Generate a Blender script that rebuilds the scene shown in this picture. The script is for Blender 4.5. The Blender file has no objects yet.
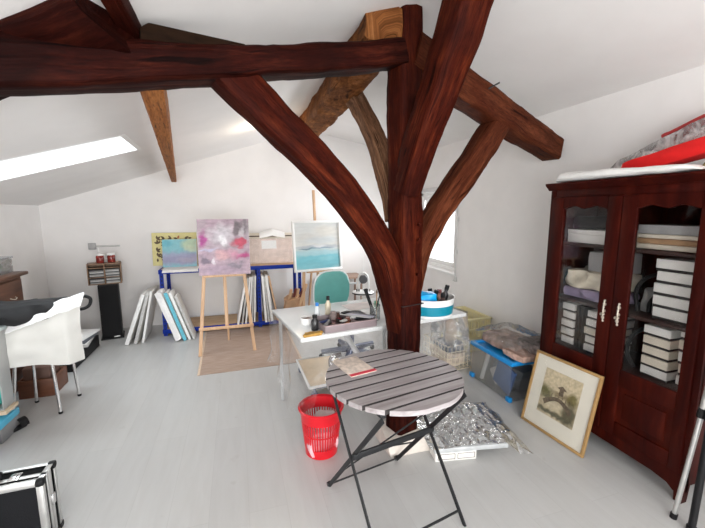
import bpy, bmesh, math, random
from mathutils import Vector, Matrix, Euler, noise as mnoise
random.seed(7)
SC = bpy.context.scene
COL = SC.collection
PI = math.pi
def V(*a): return Vector(a)

# ------------------------------------------------------------------ node materials
MATS = {}
def new_mat(name):
    m = bpy.data.materials.new(name); m.use_nodes = True
    nt = m.node_tree; b = nt.nodes['Principled BSDF']
    return m, nt.nodes, nt.links, b
def node(ns, t, **kw):
    n = ns.new(t)
    for k, v in kw.items():
        if k.startswith('i_'): n.inputs[k[2:].replace('_', ' ')].default_value = v
        else: setattr(n, k, v)
    return n
def ramp(ns, stops):
    r = ns.new('ShaderNodeValToRGB'); e = r.color_ramp.elements
    e[0].position, e[0].color = stops[0][0], (*stops[0][1], 1)
    e[1].position, e[1].color = stops[-1][0], (*stops[-1][1], 1)
    for p, c in stops[1:-1]:
        x = e.new(p); x.color = (*c, 1)
    return r
def coords(ns, ls, scale=(1, 1, 1), src='Object'):
    tc = ns.new('ShaderNodeTexCoord'); mp = ns.new('ShaderNodeMapping')
    mp.inputs['Scale'].default_value = scale
    ls.new(tc.outputs[src], mp.inputs['Vector'])
    return mp.outputs['Vector']
def plain(name, col, rough=.5, metal=0, var=.08, scale=18, bump=0, src='Object', coat=0, sheen=0):
    """one colour with slight procedural variation and optional bump"""
    if name in MATS: return MATS[name]
    m, ns, ls, b = new_mat(name)
    b.inputs['Roughness'].default_value = rough; b.inputs['Metallic'].default_value = metal
    b.inputs['Coat Weight'].default_value = coat
    vec = coords(ns, ls, (1, 1, 1), src)
    nz = node(ns, 'ShaderNodeTexNoise', i_Scale=scale, i_Detail=4.0); ls.new(vec, nz.inputs['Vector'])
    lo = tuple(max(0, c * (1 - var)) for c in col); hi = tuple(min(1, c * (1 + var)) for c in col)
    r = ramp(ns, [(.3, lo), (.7, hi)]); ls.new(nz.outputs['Fac'], r.inputs['Fac'])
    ls.new(r.outputs['Color'], b.inputs['Base Color'])
    if bump:
        bp = node(ns, 'ShaderNodeBump', i_Strength=bump, i_Distance=.01)
        ls.new(nz.outputs['Fac'], bp.inputs['Height']); ls.new(bp.outputs['Normal'], b.inputs['Normal'])
    MATS[name] = m; return m
def wood(name, stops, rough=.6, grain=(3, 40, 40), src='Object', bump=.3, coat=0, patch=None):
    """streaky grain: noise stretched along one axis, plus big soft patches"""
    if name in MATS: return MATS[name]
    m, ns, ls, b = new_mat(name)
    b.inputs['Roughness'].default_value = rough; b.inputs['Coat Weight'].default_value = coat
    vec = coords(ns, ls, grain, src)
    nz = node(ns, 'ShaderNodeTexNoise', i_Scale=1.0, i_Detail=6.0, i_Roughness=.6, i_Distortion=.6)
    ls.new(vec, nz.inputs['Vector'])
    r = ramp(ns, stops); ls.new(nz.outputs['Fac'], r.inputs['Fac'])
    out = r.outputs['Color']
    if patch:
        v2 = coords(ns, ls, (1, 1, 1), 'Object')
        n2 = node(ns, 'ShaderNodeTexNoise', i_Scale=patch[1], i_Detail=3.0); ls.new(v2, n2.inputs['Vector'])
        rr = ramp(ns, [(.38, (0, 0, 0)), (.66, (1, 1, 1))]); ls.new(n2.outputs['Fac'], rr.inputs['Fac'])
        mx = node(ns, 'ShaderNodeMix', data_type='RGBA'); ls.new(rr.outputs['Color'], mx.inputs['Factor'])
        ls.new(out, mx.inputs['A']); mx.inputs['B'].default_value = (*patch[0], 1)
        out = mx.outputs['Result']
    if src == 'UV':
        v3 = coords(ns, ls, (grain[0] * .9, grain[1] * 1.3, 1), src)
        n3 = node(ns, 'ShaderNodeTexNoise', i_Scale=1.0, i_Detail=3.0, i_Distortion=1.2); ls.new(v3, n3.inputs['Vector'])
        r3 = ramp(ns, [(.30, (.12, .10, .10)), (.40, (1, 1, 1))]); ls.new(n3.outputs['Fac'], r3.inputs['Fac'])
        m3 = node(ns, 'ShaderNodeMix', data_type='RGBA', blend_type='MULTIPLY'); m3.inputs['Factor'].default_value = .9
        ls.new(out, m3.inputs['A']); ls.new(r3.outputs['Color'], m3.inputs['B']); out = m3.outputs['Result']
        b.inputs['Specular IOR Level'].default_value = .05
        v4 = coords(ns, ls, (grain[0] * 6, grain[1] * 4.5, 1), src)
        n4 = node(ns, 'ShaderNodeTexNoise', i_Scale=1.0, i_Detail=4.0, i_Roughness=.7); ls.new(v4, n4.inputs['Vector'])
        r4 = ramp(ns, [(.32, (.45, .42, .40)), (.5, (1, 1, 1)), (.68, (1.5, 1.5, 1.5))]); ls.new(n4.outputs['Fac'], r4.inputs['Fac'])
        m4 = node(ns, 'ShaderNodeMix', data_type='RGBA', blend_type='MULTIPLY'); m4.inputs['Factor'].default_value = .8
        ls.new(out, m4.inputs['A']); ls.new(r4.outputs['Color'], m4.inputs['B']); out = m4.outputs['Result']
    ls.new(out, b.inputs['Base Color'])
    if bump:
        bp = node(ns, 'ShaderNodeBump', i_Strength=bump, i_Distance=.006)
        ls.new(nz.outputs['Fac'], bp.inputs['Height']); ls.new(bp.outputs['Normal'], b.inputs['Normal'])
    MATS[name] = m; return m
def clear(name, tint=(1, 1, 1), refl=.9, base=.03, milk=0, rough=.05, crinkle=0, cscale=20):
    """thin clear sheet: mostly transparent, fresnel gloss, optional white translucent body and crinkle"""
    if name in MATS: return MATS[name]
    m, ns, ls, b = new_mat(name); ns.remove(b)
    out = ns['Material Output']
    tr = node(ns, 'ShaderNodeBsdfTransparent'); tr.inputs['Color'].default_value = (*tint, 1)
    gl = node(ns, 'ShaderNodeBsdfGlossy'); gl.inputs['Roughness'].default_value = rough
    fr = node(ns, 'ShaderNodeFresnel', i_IOR=1.45)
    mp = node(ns, 'ShaderNodeMapRange'); mp.inputs['To Min'].default_value = base; mp.inputs['To Max'].default_value = refl
    ls.new(fr.outputs[0], mp.inputs['Value'])
    mx = ns.new('ShaderNodeMixShader'); ls.new(mp.outputs['Result'], mx.inputs['Fac'])
    if milk:
        df = node(ns, 'ShaderNodeBsdfDiffuse'); df.inputs['Color'].default_value = (.9, .9, .9, 1)
        tl = node(ns, 'ShaderNodeBsdfTranslucent'); tl.inputs['Color'].default_value = (.9, .9, .9, 1)
        m3 = ns.new('ShaderNodeMixShader'); m3.inputs['Fac'].default_value = .4
        ls.new(df.outputs[0], m3.inputs[1]); ls.new(tl.outputs[0], m3.inputs[2])
        m2 = ns.new('ShaderNodeMixShader'); m2.inputs['Fac'].default_value = milk
        ls.new(tr.outputs[0], m2.inputs[1]); ls.new(m3.outputs[0], m2.inputs[2]); ls.new(m2.outputs[0], mx.inputs[1])
        if crinkle:
            v = coords(ns, ls); n3 = node(ns, 'ShaderNodeTexNoise', i_Scale=cscale * .8, i_Detail=6.0, i_Distortion=2.0); ls.new(v, n3.inputs['Vector'])
            r3 = ramp(ns, [(.42, (milk * .4,) * 3), (.55, (min(1, milk * 1.3),) * 3), (.66, (min(1, milk * 3.2),) * 3)]); ls.new(n3.outputs['Fac'], r3.inputs['Fac']); ls.new(r3.outputs['Color'], m2.inputs['Fac'])
    else: ls.new(tr.outputs[0], mx.inputs[1])
    ls.new(gl.outputs[0], mx.inputs[2]); ls.new(mx.outputs[0], out.inputs['Surface'])
    if crinkle:
        v = coords(ns, ls); nz = node(ns, 'ShaderNodeTexNoise', i_Scale=cscale, i_Detail=5.0, i_Distortion=1.5); ls.new(v, nz.inputs['Vector'])
        bp = node(ns, 'ShaderNodeBump', i_Strength=crinkle * .6, i_Distance=.012); ls.new(nz.outputs['Fac'], bp.inputs['Height'])
        ls.new(bp.outputs['Normal'], gl.inputs['Normal'])
    MATS[name] = m; return m
def paint(name, base, blobs, wob=.12, wscale=6, rough=.55, fine=.15, fscale=(25, 25, 25), bump=.2, src='Object'):
    """a painted picture in the local x/z plane: soft brushed patches of colour over a ground"""
    m, ns, ls, b = new_mat(name)
    b.inputs['Roughness'].default_value = rough
    tc = ns.new('ShaderNodeTexCoord')
    nz = node(ns, 'ShaderNodeTexNoise', i_Scale=wscale, i_Detail=4.0); ls.new(tc.outputs[src], nz.inputs['Vector'])
    su = node(ns, 'ShaderNodeVectorMath', operation='SUBTRACT'); ls.new(nz.outputs['Color'], su.inputs[0]); su.inputs[1].default_value = (.5, .5, .5)
    sc = node(ns, 'ShaderNodeVectorMath', operation='SCALE'); ls.new(su.outputs[0], sc.inputs[0]); sc.inputs['Scale'].default_value = wob
    ad = node(ns, 'ShaderNodeVectorMath', operation='ADD'); ls.new(tc.outputs[src], ad.inputs[0]); ls.new(sc.outputs[0], ad.inputs[1])
    cur = None
    for (cx, cz, rx, rz, c, st) in blobs:
        s1 = node(ns, 'ShaderNodeVectorMath', operation='SUBTRACT'); ls.new(ad.outputs[0], s1.inputs[0]); s1.inputs[1].default_value = (cx, 0, cz)
        s2 = node(ns, 'ShaderNodeVectorMath', operation='MULTIPLY'); ls.new(s1.outputs[0], s2.inputs[0]); s2.inputs[1].default_value = (1 / rx, 0, 1 / rz)
        ln = node(ns, 'ShaderNodeVectorMath', operation='LENGTH'); ls.new(s2.outputs[0], ln.inputs[0])
        mr = node(ns, 'ShaderNodeMapRange'); mr.inputs['From Min'].default_value = 1.1; mr.inputs['From Max'].default_value = .5
        mr.inputs['To Max'].default_value = st; ls.new(ln.outputs['Value'], mr.inputs['Value'])
        mx = node(ns, 'ShaderNodeMix', data_type='RGBA'); ls.new(mr.outputs['Result'], mx.inputs['Factor'])
        if cur is None: mx.inputs['A'].default_value = (*base, 1)
        else: ls.new(cur, mx.inputs['A'])
        mx.inputs['B'].default_value = (*c, 1); cur = mx.outputs['Result']
    vec = coords(ns, ls, fscale, src)
    n2 = node(ns, 'ShaderNodeTexNoise', i_Scale=1.0, i_Detail=5.0); ls.new(vec, n2.inputs['Vector'])
    r2 = ramp(ns, [(.3, (1 - fine,) * 3), (.7, (1 + fine * .5,) * 3)]); ls.new(n2.outputs['Fac'], r2.inputs['Fac'])
    mm = node(ns, 'ShaderNodeMix', data_type='RGBA', blend_type='MULTIPLY'); mm.inputs['Factor'].default_value = 1
    ls.new(cur, mm.inputs['A']); ls.new(r2.outputs['Color'], mm.inputs['B'])
    ls.new(mm.outputs['Result'], b.inputs['Base Color'])
    if bump:
        bp = node(ns, 'ShaderNodeBump', i_Strength=bump, i_Distance=.003)
        ls.new(n2.outputs['Fac'], bp.inputs['Height']); ls.new(bp.outputs['Normal'], b.inputs['Normal'])
    return m
def emit(name, col, s):
    m, ns, ls, b = new_mat(name)
    b.inputs['Base Color'].default_value = (*col, 1)
    b.inputs['Emission Color'].default_value = (*col, 1); b.inputs['Emission Strength'].default_value = s
    return m

# ------------------------------------------------------------------ mesh builder
class MB:
    def __init__(s): s.bm = bmesh.new(); s.mi = 0; s.uv = None
    def _paint(s, faces, mi):
        for f in faces: f.material_index = s.mi if mi is None else mi
    def box(s, c, size, rot=None, bev=0.0, mi=None, seg=2):
        M = Matrix.Translation(Vector(c))
        if rot is not None: M = M @ (rot.to_4x4() if not isinstance(rot, Matrix) else rot.to_4x4())
        M = M @ Matrix.Diagonal((*size, 1))
        r = bmesh.ops.create_cube(s.bm, size=1, matrix=M)
        vs = r['verts']; fs = {f for v in vs for f in v.link_faces}
        s._paint(fs, mi)
        if bev > 0:
            es = list({e for v in vs for e in v.link_edges})
            q = bmesh.ops.bevel(s.bm, geom=es, offset=min(bev, min(size) * .45), segments=seg, affect='EDGES', profile=.5)
            s._paint(q['faces'], mi)
        return s
    def span(s, lo, hi, bev=0.0, mi=None):
        lo, hi = Vector(lo), Vector(hi)
        return s.box((lo + hi) / 2, [abs(hi[i] - lo[i]) for i in range(3)], None, bev, mi)
    def ring_skin(s, rings, close_ends=True, mi=None):
        bm = s.bm; fs = []
        for a, b in zip(rings, rings[1:]):
            n = len(a)
            for i in range(n): fs.append(bm.faces.new((a[i], a[(i + 1) % n], b[(i + 1) % n], b[i])))
        if close_ends:
            fs.append(bm.faces.new(list(reversed(rings[0])))); fs.append(bm.faces.new(rings[-1]))
        s._paint(fs, mi); return fs
    def tube(s, pts, r, n=10, mi=None, smooth=0, caps=True):
        pts = [Vector(p) for p in pts]
        if smooth: pts = catmull(pts, smooth)
        rs = r if isinstance(r, (list, tuple)) else [r] * len(pts)
        if len(rs) != len(pts): rs = [rs[0] + (rs[-1] - rs[0]) * i / (len(pts) - 1) for i in range(len(pts))]
        t0 = (pts[1] - pts[0]).normalized()
        a = Vector((0, 0, 1)) if abs(t0.z) < .9 else Vector((1, 0, 0))
        u = t0.cross(a).normalized(); rings = []
        for i, p in enumerate(pts):
            t = (pts[min(i + 1, len(pts) - 1)] - pts[max(i - 1, 0)]).normalized()
            u = (u - t * u.dot(t)).normalized(); w = t.cross(u)
            rings.append([s.bm.verts.new(p + (u * math.cos(2 * PI * k / n) + w * math.sin(2 * PI * k / n)) * rs[i]) for k in range(n)])
        s.ring_skin(rings, caps, mi); return s
    def lathe(s, prof, n=24, c=(0, 0, 0), mi=None, caps=True, M=None):
        c = Vector(c); rings = []
        for r, z in prof:
            ring = []
            for k in range(n):
                p = Vector((r * math.cos(2 * PI * k / n), r * math.sin(2 * PI * k / n), z))
                if M is not None: p = M @ p
                ring.append(s.bm.verts.new(c + p))
            rings.append(ring)
        s.ring_skin(rings, caps, mi); return s
    def prism(s, poly, o, u, v, n, t, mi=None):
        """2-D polygon poly in the frame (o,u,v), extruded by n*t"""
        o, u, v, n = map(Vector, (o, u, v, n))
        a = [s.bm.verts.new(o + u * p[0] + v * p[1]) for p in poly]
        b = [s.bm.verts.new(o + u * p[0] + v * p[1] + n * t) for p in poly]
        s.ring_skin([a, b], True, mi); return s
    def grid(s, nu, nv, fn, mi=None, thick=0.0):
        g = [[s.bm.verts.new(Vector(fn(i / nu, j / nv))) for j in range(nv + 1)] for i in range(nu + 1)]
        fs = [s.bm.faces.new((g[i][j], g[i + 1][j], g[i + 1][j + 1], g[i][j + 1])) for i in range(nu) for j in range(nv)]
        s._paint(fs, mi)
        if thick:
            bmesh.ops.recalc_face_normals(s.bm, faces=fs)
            q = bmesh.ops.solidify(s.bm, geom=fs, thickness=thick)
            s._paint([f for f in q['geom'] if isinstance(f, bmesh.types.BMFace)], mi)
        return s
    def lump(s, c, size, amp=.15, freq=5, seed=0, cuts=10, rnd=.5, rot=None, flat=True, mi=None):
        """soft crumpled mass: subdivided rounded box pushed about by noise"""
        old = set(s.bm.verts)
        r = bmesh.ops.create_cube(s.bm, size=2)
        es = list({e for v in r['verts'] for e in v.link_edges})
        bmesh.ops.subdivide_edges(s.bm, edges=es, cuts=cuts, use_grid_fill=True)
        vs = [v for v in s.bm.verts if v not in old]
        c = Vector(c); h = Vector(size) / 2
        for v in vs:
            p = v.co.copy(); sp = p.normalized()
            p = p.lerp(sp, rnd)
            w = Vector((p.x * h.x, p.y * h.y, p.z * h.z))
            nv = mnoise.noise_vector(w * freq + Vector((seed * 3.1, seed * 1.7, seed)))
            w += Vector((nv.x * h.x, nv.y * h.y, nv.z * h.z)) * amp
            if flat and w.z < -h.z * .85: w.z = -h.z * .85
            if rot is not None: w = rot @ w
            v.co = c + w
        s._paint({f for v in vs for f in v.link_faces}, mi); return s
    def sweep(s, pts, w, d, N, res=.035, jit=.004, seed=0, mi=None, ch=.18):
        """hewn timber: chamfered rectangular section, w wide in the bend plane, d along N, with wandering faces; UVs in metres"""
        pts = [Vector(p) for p in pts]; N = Vector(N).normalized()
        pts2 = catmull(pts, 10)
        L = [0]
        for a, b in zip(pts2, pts2[1:]): L.append(L[-1] + (b - a).length)
        n = max(4, int(L[-1] / res)); P = []
        for i in range(n + 1):
            t = L[-1] * i / n; j = 0
            while j < len(L) - 2 and L[j + 1] < t: j += 1
            f = (t - L[j]) / max(1e-6, L[j + 1] - L[j]); P.append(pts2[j].lerp(pts2[j + 1], f))
        def lerpl(a, f):
            if not isinstance(a, (list, tuple)): return a
            x = f * (len(a) - 1); i = min(int(x), len(a) - 2); return a[i] + (a[i + 1] - a[i]) * (x - i)
        sec = []
        c = ch
        cor = [(-1, -1 + c), (-1 + c, -1), (-.35, -1), (.35, -1), (1 - c, -1), (1, -1 + c), (1, -.35), (1, .35), (1, 1 - c), (1 - c, 1), (.35, 1), (-.35, 1), (-1 + c, 1), (-1, 1 - c), (-1, .35), (-1, -.35)]
        if s.uv is None: s.uv = s.bm.loops.layers.uv.new('UVMap')
        rings = []; us = []
        for i, p in enumerate(P):
            t = (P[min(i + 1, n)] - P[max(i - 1, 0)]).normalized()
            side = t.cross(N).normalized(); nn = side.cross(t).normalized()
            f = i / n; ww = lerpl(w, f) / 2; dd = lerpl(d, f) / 2; ring = []
            for a, b in cor:
                q = p + side * (a * ww) + nn * (b * dd)
                dv = mnoise.noise_vector(q * 5 + Vector((seed, 0, 0))) * jit * 2.2 + mnoise.noise_vector(q * 17 + Vector((0, seed, 0))) * jit
                ring.append(s.bm.verts.new(q + dv))
            rings.append(ring); us.append(L[-1] * f)
        fs = s.ring_skin(rings, True, mi); m = len(cor); per = 2 * (1 if True else 0)
        vi = {}
        for i, ring in enumerate(rings):
            for k, v in enumerate(ring): vi[v] = (us[i], k)
        for f in fs:
            ks = [vi[l.vert][1] for l in f.loops]; wrap = max(ks) - min(ks) > 8
            for l in f.loops:
                uu, k = vi[l.vert]
                if wrap and k == 0: k = 16
                l[s.uv].uv = (uu + seed, k * .045 + seed * .37)
        return s
    def build(s, name, mats, parent=None, loc=None, rot=None, smooth=True, ang=40, recalc=True):
        if recalc: bmesh.ops.recalc_face_normals(s.bm, faces=s.bm.faces[:])
        me = bpy.data.meshes.new(name); s.bm.to_mesh(me); s.bm.free()
        for m in (mats if isinstance(mats, (list, tuple)) else [mats]): me.materials.append(m)
        if smooth:
            for p in me.polygons: p.use_smooth = True
            try: me.set_sharp_from_angle(angle=math.radians(ang))
            except Exception: pass
        o = bpy.data.objects.new(name, me); COL.objects.link(o)
        if parent: o.parent = parent
        if loc is not None: o.location = loc
        if rot is not None: o.rotation_euler = rot
        return o
def catmull(pts, k):
    if len(pts) < 3:
        return [pts[0].lerp(pts[-1], i / k) for i in range(k + 1)]
    P = [pts[0] * 2 - pts[1]] + list(pts) + [pts[-1] * 2 - pts[-2]]; out = []
    for i in range(1, len(P) - 2):
        a, b, c, d = P[i - 1:i + 3]
        for j in range(k):
            t = j / k
            out.append(.5 * (2 * b + (c - a) * t + (2 * a - 5 * b + 4 * c - d) * t * t + (3 * b - a - 3 * c + d) * t ** 3))
    out.append(pts[-1]); return out
def tag(o, label=None, cat=None, group=None, kind=None):
    if label: o['label'] = label
    if cat: o['category'] = cat
    if group: o['group'] = group
    if kind: o['kind'] = kind
    return o
def empty(name, loc, label, cat, group=None, rz=0, kind=None):
    o = bpy.data.objects.new(name, None); COL.objects.link(o); o.empty_display_size = .1
    o.location = loc; o.rotation_euler = (0, 0, rz)
    return tag(o, label, cat, group, kind)
def kids(o): return [c for c in bpy.data.objects if c.parent == o]
def dup(o, loc=None, rot=None, label=None, parent=None):
    c = o.copy(); COL.objects.link(c)
    if parent: c.parent = parent
    if loc is not None: c.location = loc
    if rot is not None: c.rotation_euler = rot
    if label: c['label'] = label
    for k in kids(o): dup(k, parent=c)
    return c
def RZ(a): return Matrix.Rotation(a, 3, 'Z')
def RX(a): return Matrix.Rotation(a, 3, 'X')
def RY(a): return Matrix.Rotation(a, 3, 'Y')

# ------------------------------------------------------------------ palette
def floor_mat():
    m, ns, ls, b = new_mat('whitewashed_boards')
    tc = ns.new('ShaderNodeTexCoord'); mp = ns.new('ShaderNodeMapping'); mp.inputs['Rotation'].default_value = (0, 0, PI / 2)
    ls.new(tc.outputs['Object'], mp.inputs['Vector'])
    br = node(ns, 'ShaderNodeTexBrick', i_Scale=1.0); br.offset = .37
    br.inputs['Color1'].default_value = (.47, .47, .465, 1); br.inputs['Color2'].default_value = (.495, .495, .488, 1); br.inputs['Mortar'].default_value = (.43, .428, .42, 1)
    br.inputs['Mortar Size'].default_value = .0014; br.inputs['Mortar Smooth'].default_value = .4; br.inputs['Brick Width'].default_value = 1.25; br.inputs['Row Height'].default_value = .19
    ls.new(mp.outputs[0], br.inputs['Vector'])
    v = coords(ns, ls, (22, 3, 1)); nz = node(ns, 'ShaderNodeTexNoise', i_Scale=1.0, i_Detail=5.0, i_Distortion=.5); ls.new(v, nz.inputs['Vector'])
    r = ramp(ns, [(.3, (.955, .95, .945)), (.7, (1.02, 1.02, 1.02))]); ls.new(nz.outputs['Fac'], r.inputs['Fac'])
    mm = node(ns, 'ShaderNodeMix', data_type='RGBA', blend_type='MULTIPLY'); mm.inputs['Factor'].default_value = 1
    ls.new(br.outputs['Color'], mm.inputs['A']); ls.new(r.outputs['Color'], mm.inputs['B'])
    v2 = coords(ns, ls, (9, 9, 1)); n2 = node(ns, 'ShaderNodeTexNoise', i_Scale=1.0, i_Detail=2.0); ls.new(v2, n2.inputs['Vector'])
    r2 = ramp(ns, [(.24, (.62, .58, .54)), (.3, (1, 1, 1))]); ls.new(n2.outputs['Fac'], r2.inputs['Fac'])
    m3 = node(ns, 'ShaderNodeMix', data_type='RGBA', blend_type='MULTIPLY'); m3.inputs['Factor'].default_value = .18
    ls.new(mm.outputs['Result'], m3.inputs['A']); ls.new(r2.outputs['Color'], m3.inputs['B'])
    ls.new(m3.outputs['Result'], b.inputs['Base Color'])
    b.inputs['Roughness'].default_value = .33
    bp = node(ns, 'ShaderNodeBump', i_Strength=.12, i_Distance=.003); ls.new(nz.outputs['Fac'], bp.inputs['Height']); ls.new(bp.outputs['Normal'], b.inputs['Normal'])
    return m
M_floor = floor_mat()
M_wall = plain('white_plaster', (.80, .785, .775), .85, var=.02, scale=5, bump=.03)
M_ceil = plain('white_ceiling', (.80, .785, .775), .9, var=.02, scale=4, bump=.02)
M_white = plain('white_paint', (.82, .82, .81), .4, var=.02)
M_oak = wood('dark_red_timber', [(.28, (.011, .0012, .0006)), (.5, (.047, .0062, .0022)), (.75, (.12, .023, .008))], .62, (3, 26, 1), 'UV', .9, patch=((.022, .0032, .0018), 3.0))
M_dark = wood('blackened_red_timber', [(.28, (.007, .001, .0008)), (.5, (.024, .0035, .002)), (.75, (.065, .013, .006))], .62, (3, 26, 1), 'UV', .9, patch=((.010, .0015, .001), 3.0))
M_oak2 = wood('brown_timber', [(.25, (.022, .0055, .0025)), (.5, (.080, .021, .009)), (.75, (.18, .058, .026))], .65, (3, 26, 1), 'UV', .9, patch=((.06, .014, .006), 3.0))
M_soot = wood('sooty_red_timber', [(.28, (.006, .001, .001)), (.5, (.020, .003, .002)), (.75, (.055, .010, .005))], .6, (3, 26, 1), 'UV', .9)
M_raw = wood('adzed_pale_timber', [(.25, (.05, .016, .005)), (.5, (.17, .062, .019)), (.75, (.34, .15, .055))], .7, (5, 16, 1), 'UV', 1.0, patch=((.10, .034, .010), 9.0))
M_grey = wood('weathered_timber', [(.25, (.05, .022, .012)), (.5, (.16, .078, .042)), (.75, (.30, .17, .10))], .7, (3, 22, 1), 'UV', 1.0)
M_orange = wood('orange_pine', [(.25, (.17, .055, .014)), (.5, (.28, .10, .028)), (.75, (.37, .155, .05))], .55, (3, 22, 1), 'UV', .3)
M_black = plain('black_plastic', (.008, .008, .009), .5)
M_iron = plain('black_iron', (.015, .016, .018), .45, .3)
M_chrome = plain('chrome', (.72, .72, .72), .18, 1)
M_alu = plain('brushed_aluminium', (.62, .62, .61), .35, .9)
M_whiteplastic = plain('white_plastic', (.80, .80, .79), .35, var=.02)
M_card = plain('white_card', (.74, .73, .70), .7, var=.06, scale=9)
M_cream = plain('cream_card', (.66, .60, .50), .7, var=.07, scale=9)
M_kraft = plain('brown_cardboard', (.36, .22, .12), .8, var=.1)
M_clear = clear('clear_plastic', (1, 1, 1), .8, .04, .10, .12, .6, 14)
M_wrap = clear('crinkled_wrap', (1, 1, 1), .9, .10, .18, .12, 1.0, 16)
M_sheet = clear('clear_table_sheet', (1, 1, 1), .8, .05, .075, .15, .6, 6)
M_glass = clear('window_glass', (1, 1, 1), .8, .03)
M_beech = wood('beech', [(.3, (.50, .30, .17)), (.7, (.66, .43, .26))], .5, (30, 30, 3), 'Object', .1)
M_canvas = plain('canvas_white', (.80, .79, .77), .8, var=.03, scale=120, bump=.05)
M_blue = plain('blue_enamel', (.003, .026, .27), .5, var=.06)
for n_ in ('blue_enamel', 'black_plastic'): MATS[n_].node_tree.nodes['Principled BSDF'].inputs['Specular IOR Level'].default_value = .22
M_red = plain('red_plastic', (.62, .008, .018), .3, var=.05)
M_teal = plain('teal_vinyl', (.16, .46, .43), .5, var=.04)

# ------------------------------------------------------------------ the room
XL, XR, YB, YF = -2.2, 2.6, 5.25, -2.2
XRIDGE, ZRIDGE, ZL, ZR = 1.0, 2.62, 1.5635, 2.33
def zl(x): return 1.58 + .33 * (x + 2.15)
def zr(x): return ZRIDGE - (x - XRIDGE) * (ZRIDGE - ZR) / (XR - XRIDGE)
def structure(name, mb, m, **k):
    o = mb.build(name, m, **k); o['kind'] = 'structure'; return o
structure('floor', MB().span((XL - .1, YF - .1, -.1), (XR + .1, YB + .1, 0)), M_floor, smooth=False)
gable = [(XL - .1, 0), (XR + .1, 0), (XR + .1, ZR - .018), (XRIDGE, ZRIDGE), (XL - .1, ZL - .033)]
structure('wall_back', MB().prism(gable, (0, YB, 0), (1, 0, 0), (0, 0, 1), (0, 1, 0), .1), M_wall, smooth=False)
structure('wall_left', MB().span((XL - .1, YF, 0), (XL, YB, ZL)), M_wall, smooth=False)
# right wall with the window opening
WY0, WY1, WZ0, WZ1 = 3.95, 4.92, .73, 1.76
w = MB(); T_ = .12
w.span((XR, YF, 0), (XR + T_, WY0, ZR)).span((XR, WY1, 0), (XR + T_, YB, ZR)).span((XR, WY0, 0), (XR + T_, WY1, WZ0)).span((XR, WY0, WZ1), (XR + T_, WY1, ZR))
structure('wall_right', w, M_wall, smooth=False)
# wall behind the camera, with an added opening for the front fill light
FX0, FX1, FZ0, FZ1 = -1.5, 1.7, .35, 2.0
w = MB()
w.prism([(XL, 0), (FX0, 0), (FX0, zl(FX0)), (XL, ZL)], (0, YF, 0), (1, 0, 0), (0, 0, 1), (0, -1, 0), .1)
w.prism([(FX1, 0), (XR, 0), (XR, ZR), (FX1, zr(FX1))], (0, YF, 0), (1, 0, 0), (0, 0, 1), (0, -1, 0), .1)
w.prism([(FX0, 0), (FX1, 0), (FX1, FZ0), (FX0, FZ0)], (0, YF, 0), (1, 0, 0), (0, 0, 1), (0, -1, 0), .1)
w.prism([(FX0 + .75, FZ1), (FX1, FZ1), (FX1, zr(FX1)), (XRIDGE, ZRIDGE), (FX0 + .75, zl(FX0 + .75))], (0, YF, 0), (1, 0, 0), (0, 0, 1), (0, -1, 0), .1)
w.prism([(FX0, zl(FX0) - .02), (FX0 + .75, FZ1), (FX0 + .75, zl(FX0 + .75)), (FX0, zl(FX0))], (0, YF, 0), (1, 0, 0), (0, 0, 1), (0, -1, 0), .1)
structure('wall_front', w, M_wall, smooth=False)
# ceiling: left slope with the skylight hole, right slope
SK = [(-.79, 3.70), (-.77, 3.12), (-1.72, 2.93), (-1.93, 3.47)]
c = MB(); out = [(XRIDGE, YB), (XRIDGE, YF), (XL, YF), (XL, YB)]
for lift in (0, .12):
    ov = [c.bm.verts.new((x, y, zl(x) + lift)) for x, y in out]; hv = [c.bm.verts.new((x, y, zl(x) + lift)) for x, y in SK]
    for i in range(4): c.bm.faces.new((ov[i], ov[(i + 1) % 4], hv[(i + 1) % 4], hv[i]))
structure('ceiling', c, M_ceil, smooth=False)
structure('ceiling', MB().prism([(XRIDGE, ZRIDGE), (XR + .1, ZR - .018), (XR + .1, ZR + .1), (XRIDGE, ZRIDGE + .12)], (0, YF, 0), (1, 0, 0), (0, 0, 1), (0, 1, 0), YB - YF), M_ceil, smooth=False)
# skylight lining, sash and pane
sky_frame = MB()
cx_, cy_ = sum(p[0] for p in SK) / 4, sum(p[1] for p in SK) / 4
def lin(k, l, rise): return (cx_ + (k[0] - cx_) * l, cy_ + (k[1] - cy_) * l, zl(cx_ + (k[0] - cx_) * l) + rise)
for i in range(4):
    a, b = SK[i], SK[(i + 1) % 4]
    q = [lin(a, 1.0, -.002), lin(b, 1.0, -.002), lin(b, 1.0, .26), lin(a, 1.0, .26), lin(a, 1.06, -.002), lin(b, 1.06, -.002), lin(b, 1.06, .26), lin(a, 1.06, .26)]
    vs = [sky_frame.bm.verts.new(p) for p in q]
    for f in ((0, 1, 2, 3), (7, 6, 5, 4), (0, 4, 5, 1), (3, 2, 6, 7), (0, 3, 7, 4), (1, 5, 6, 2)): sky_frame.bm.faces.new([vs[k] for k in f])
sk = structure('window_2', sky_frame, M_white, smooth=False)
s_ = MB()
for i in range(4):
    a, b = SK[i], SK[(i + 1) % 4]
    s_.tube([lin(a, .97, .19), lin(b, .97, .19)], .022, 4)
s_.build('sash', plain('pine_sash', (.50, .33, .19), .5), sk, smooth=False)
p_ = MB(); p_.bm.faces.new([p_.bm.verts.new(lin(k, .98, .2)) for k in SK]); p_.build('pane', M_glass, sk, smooth=False)
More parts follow.
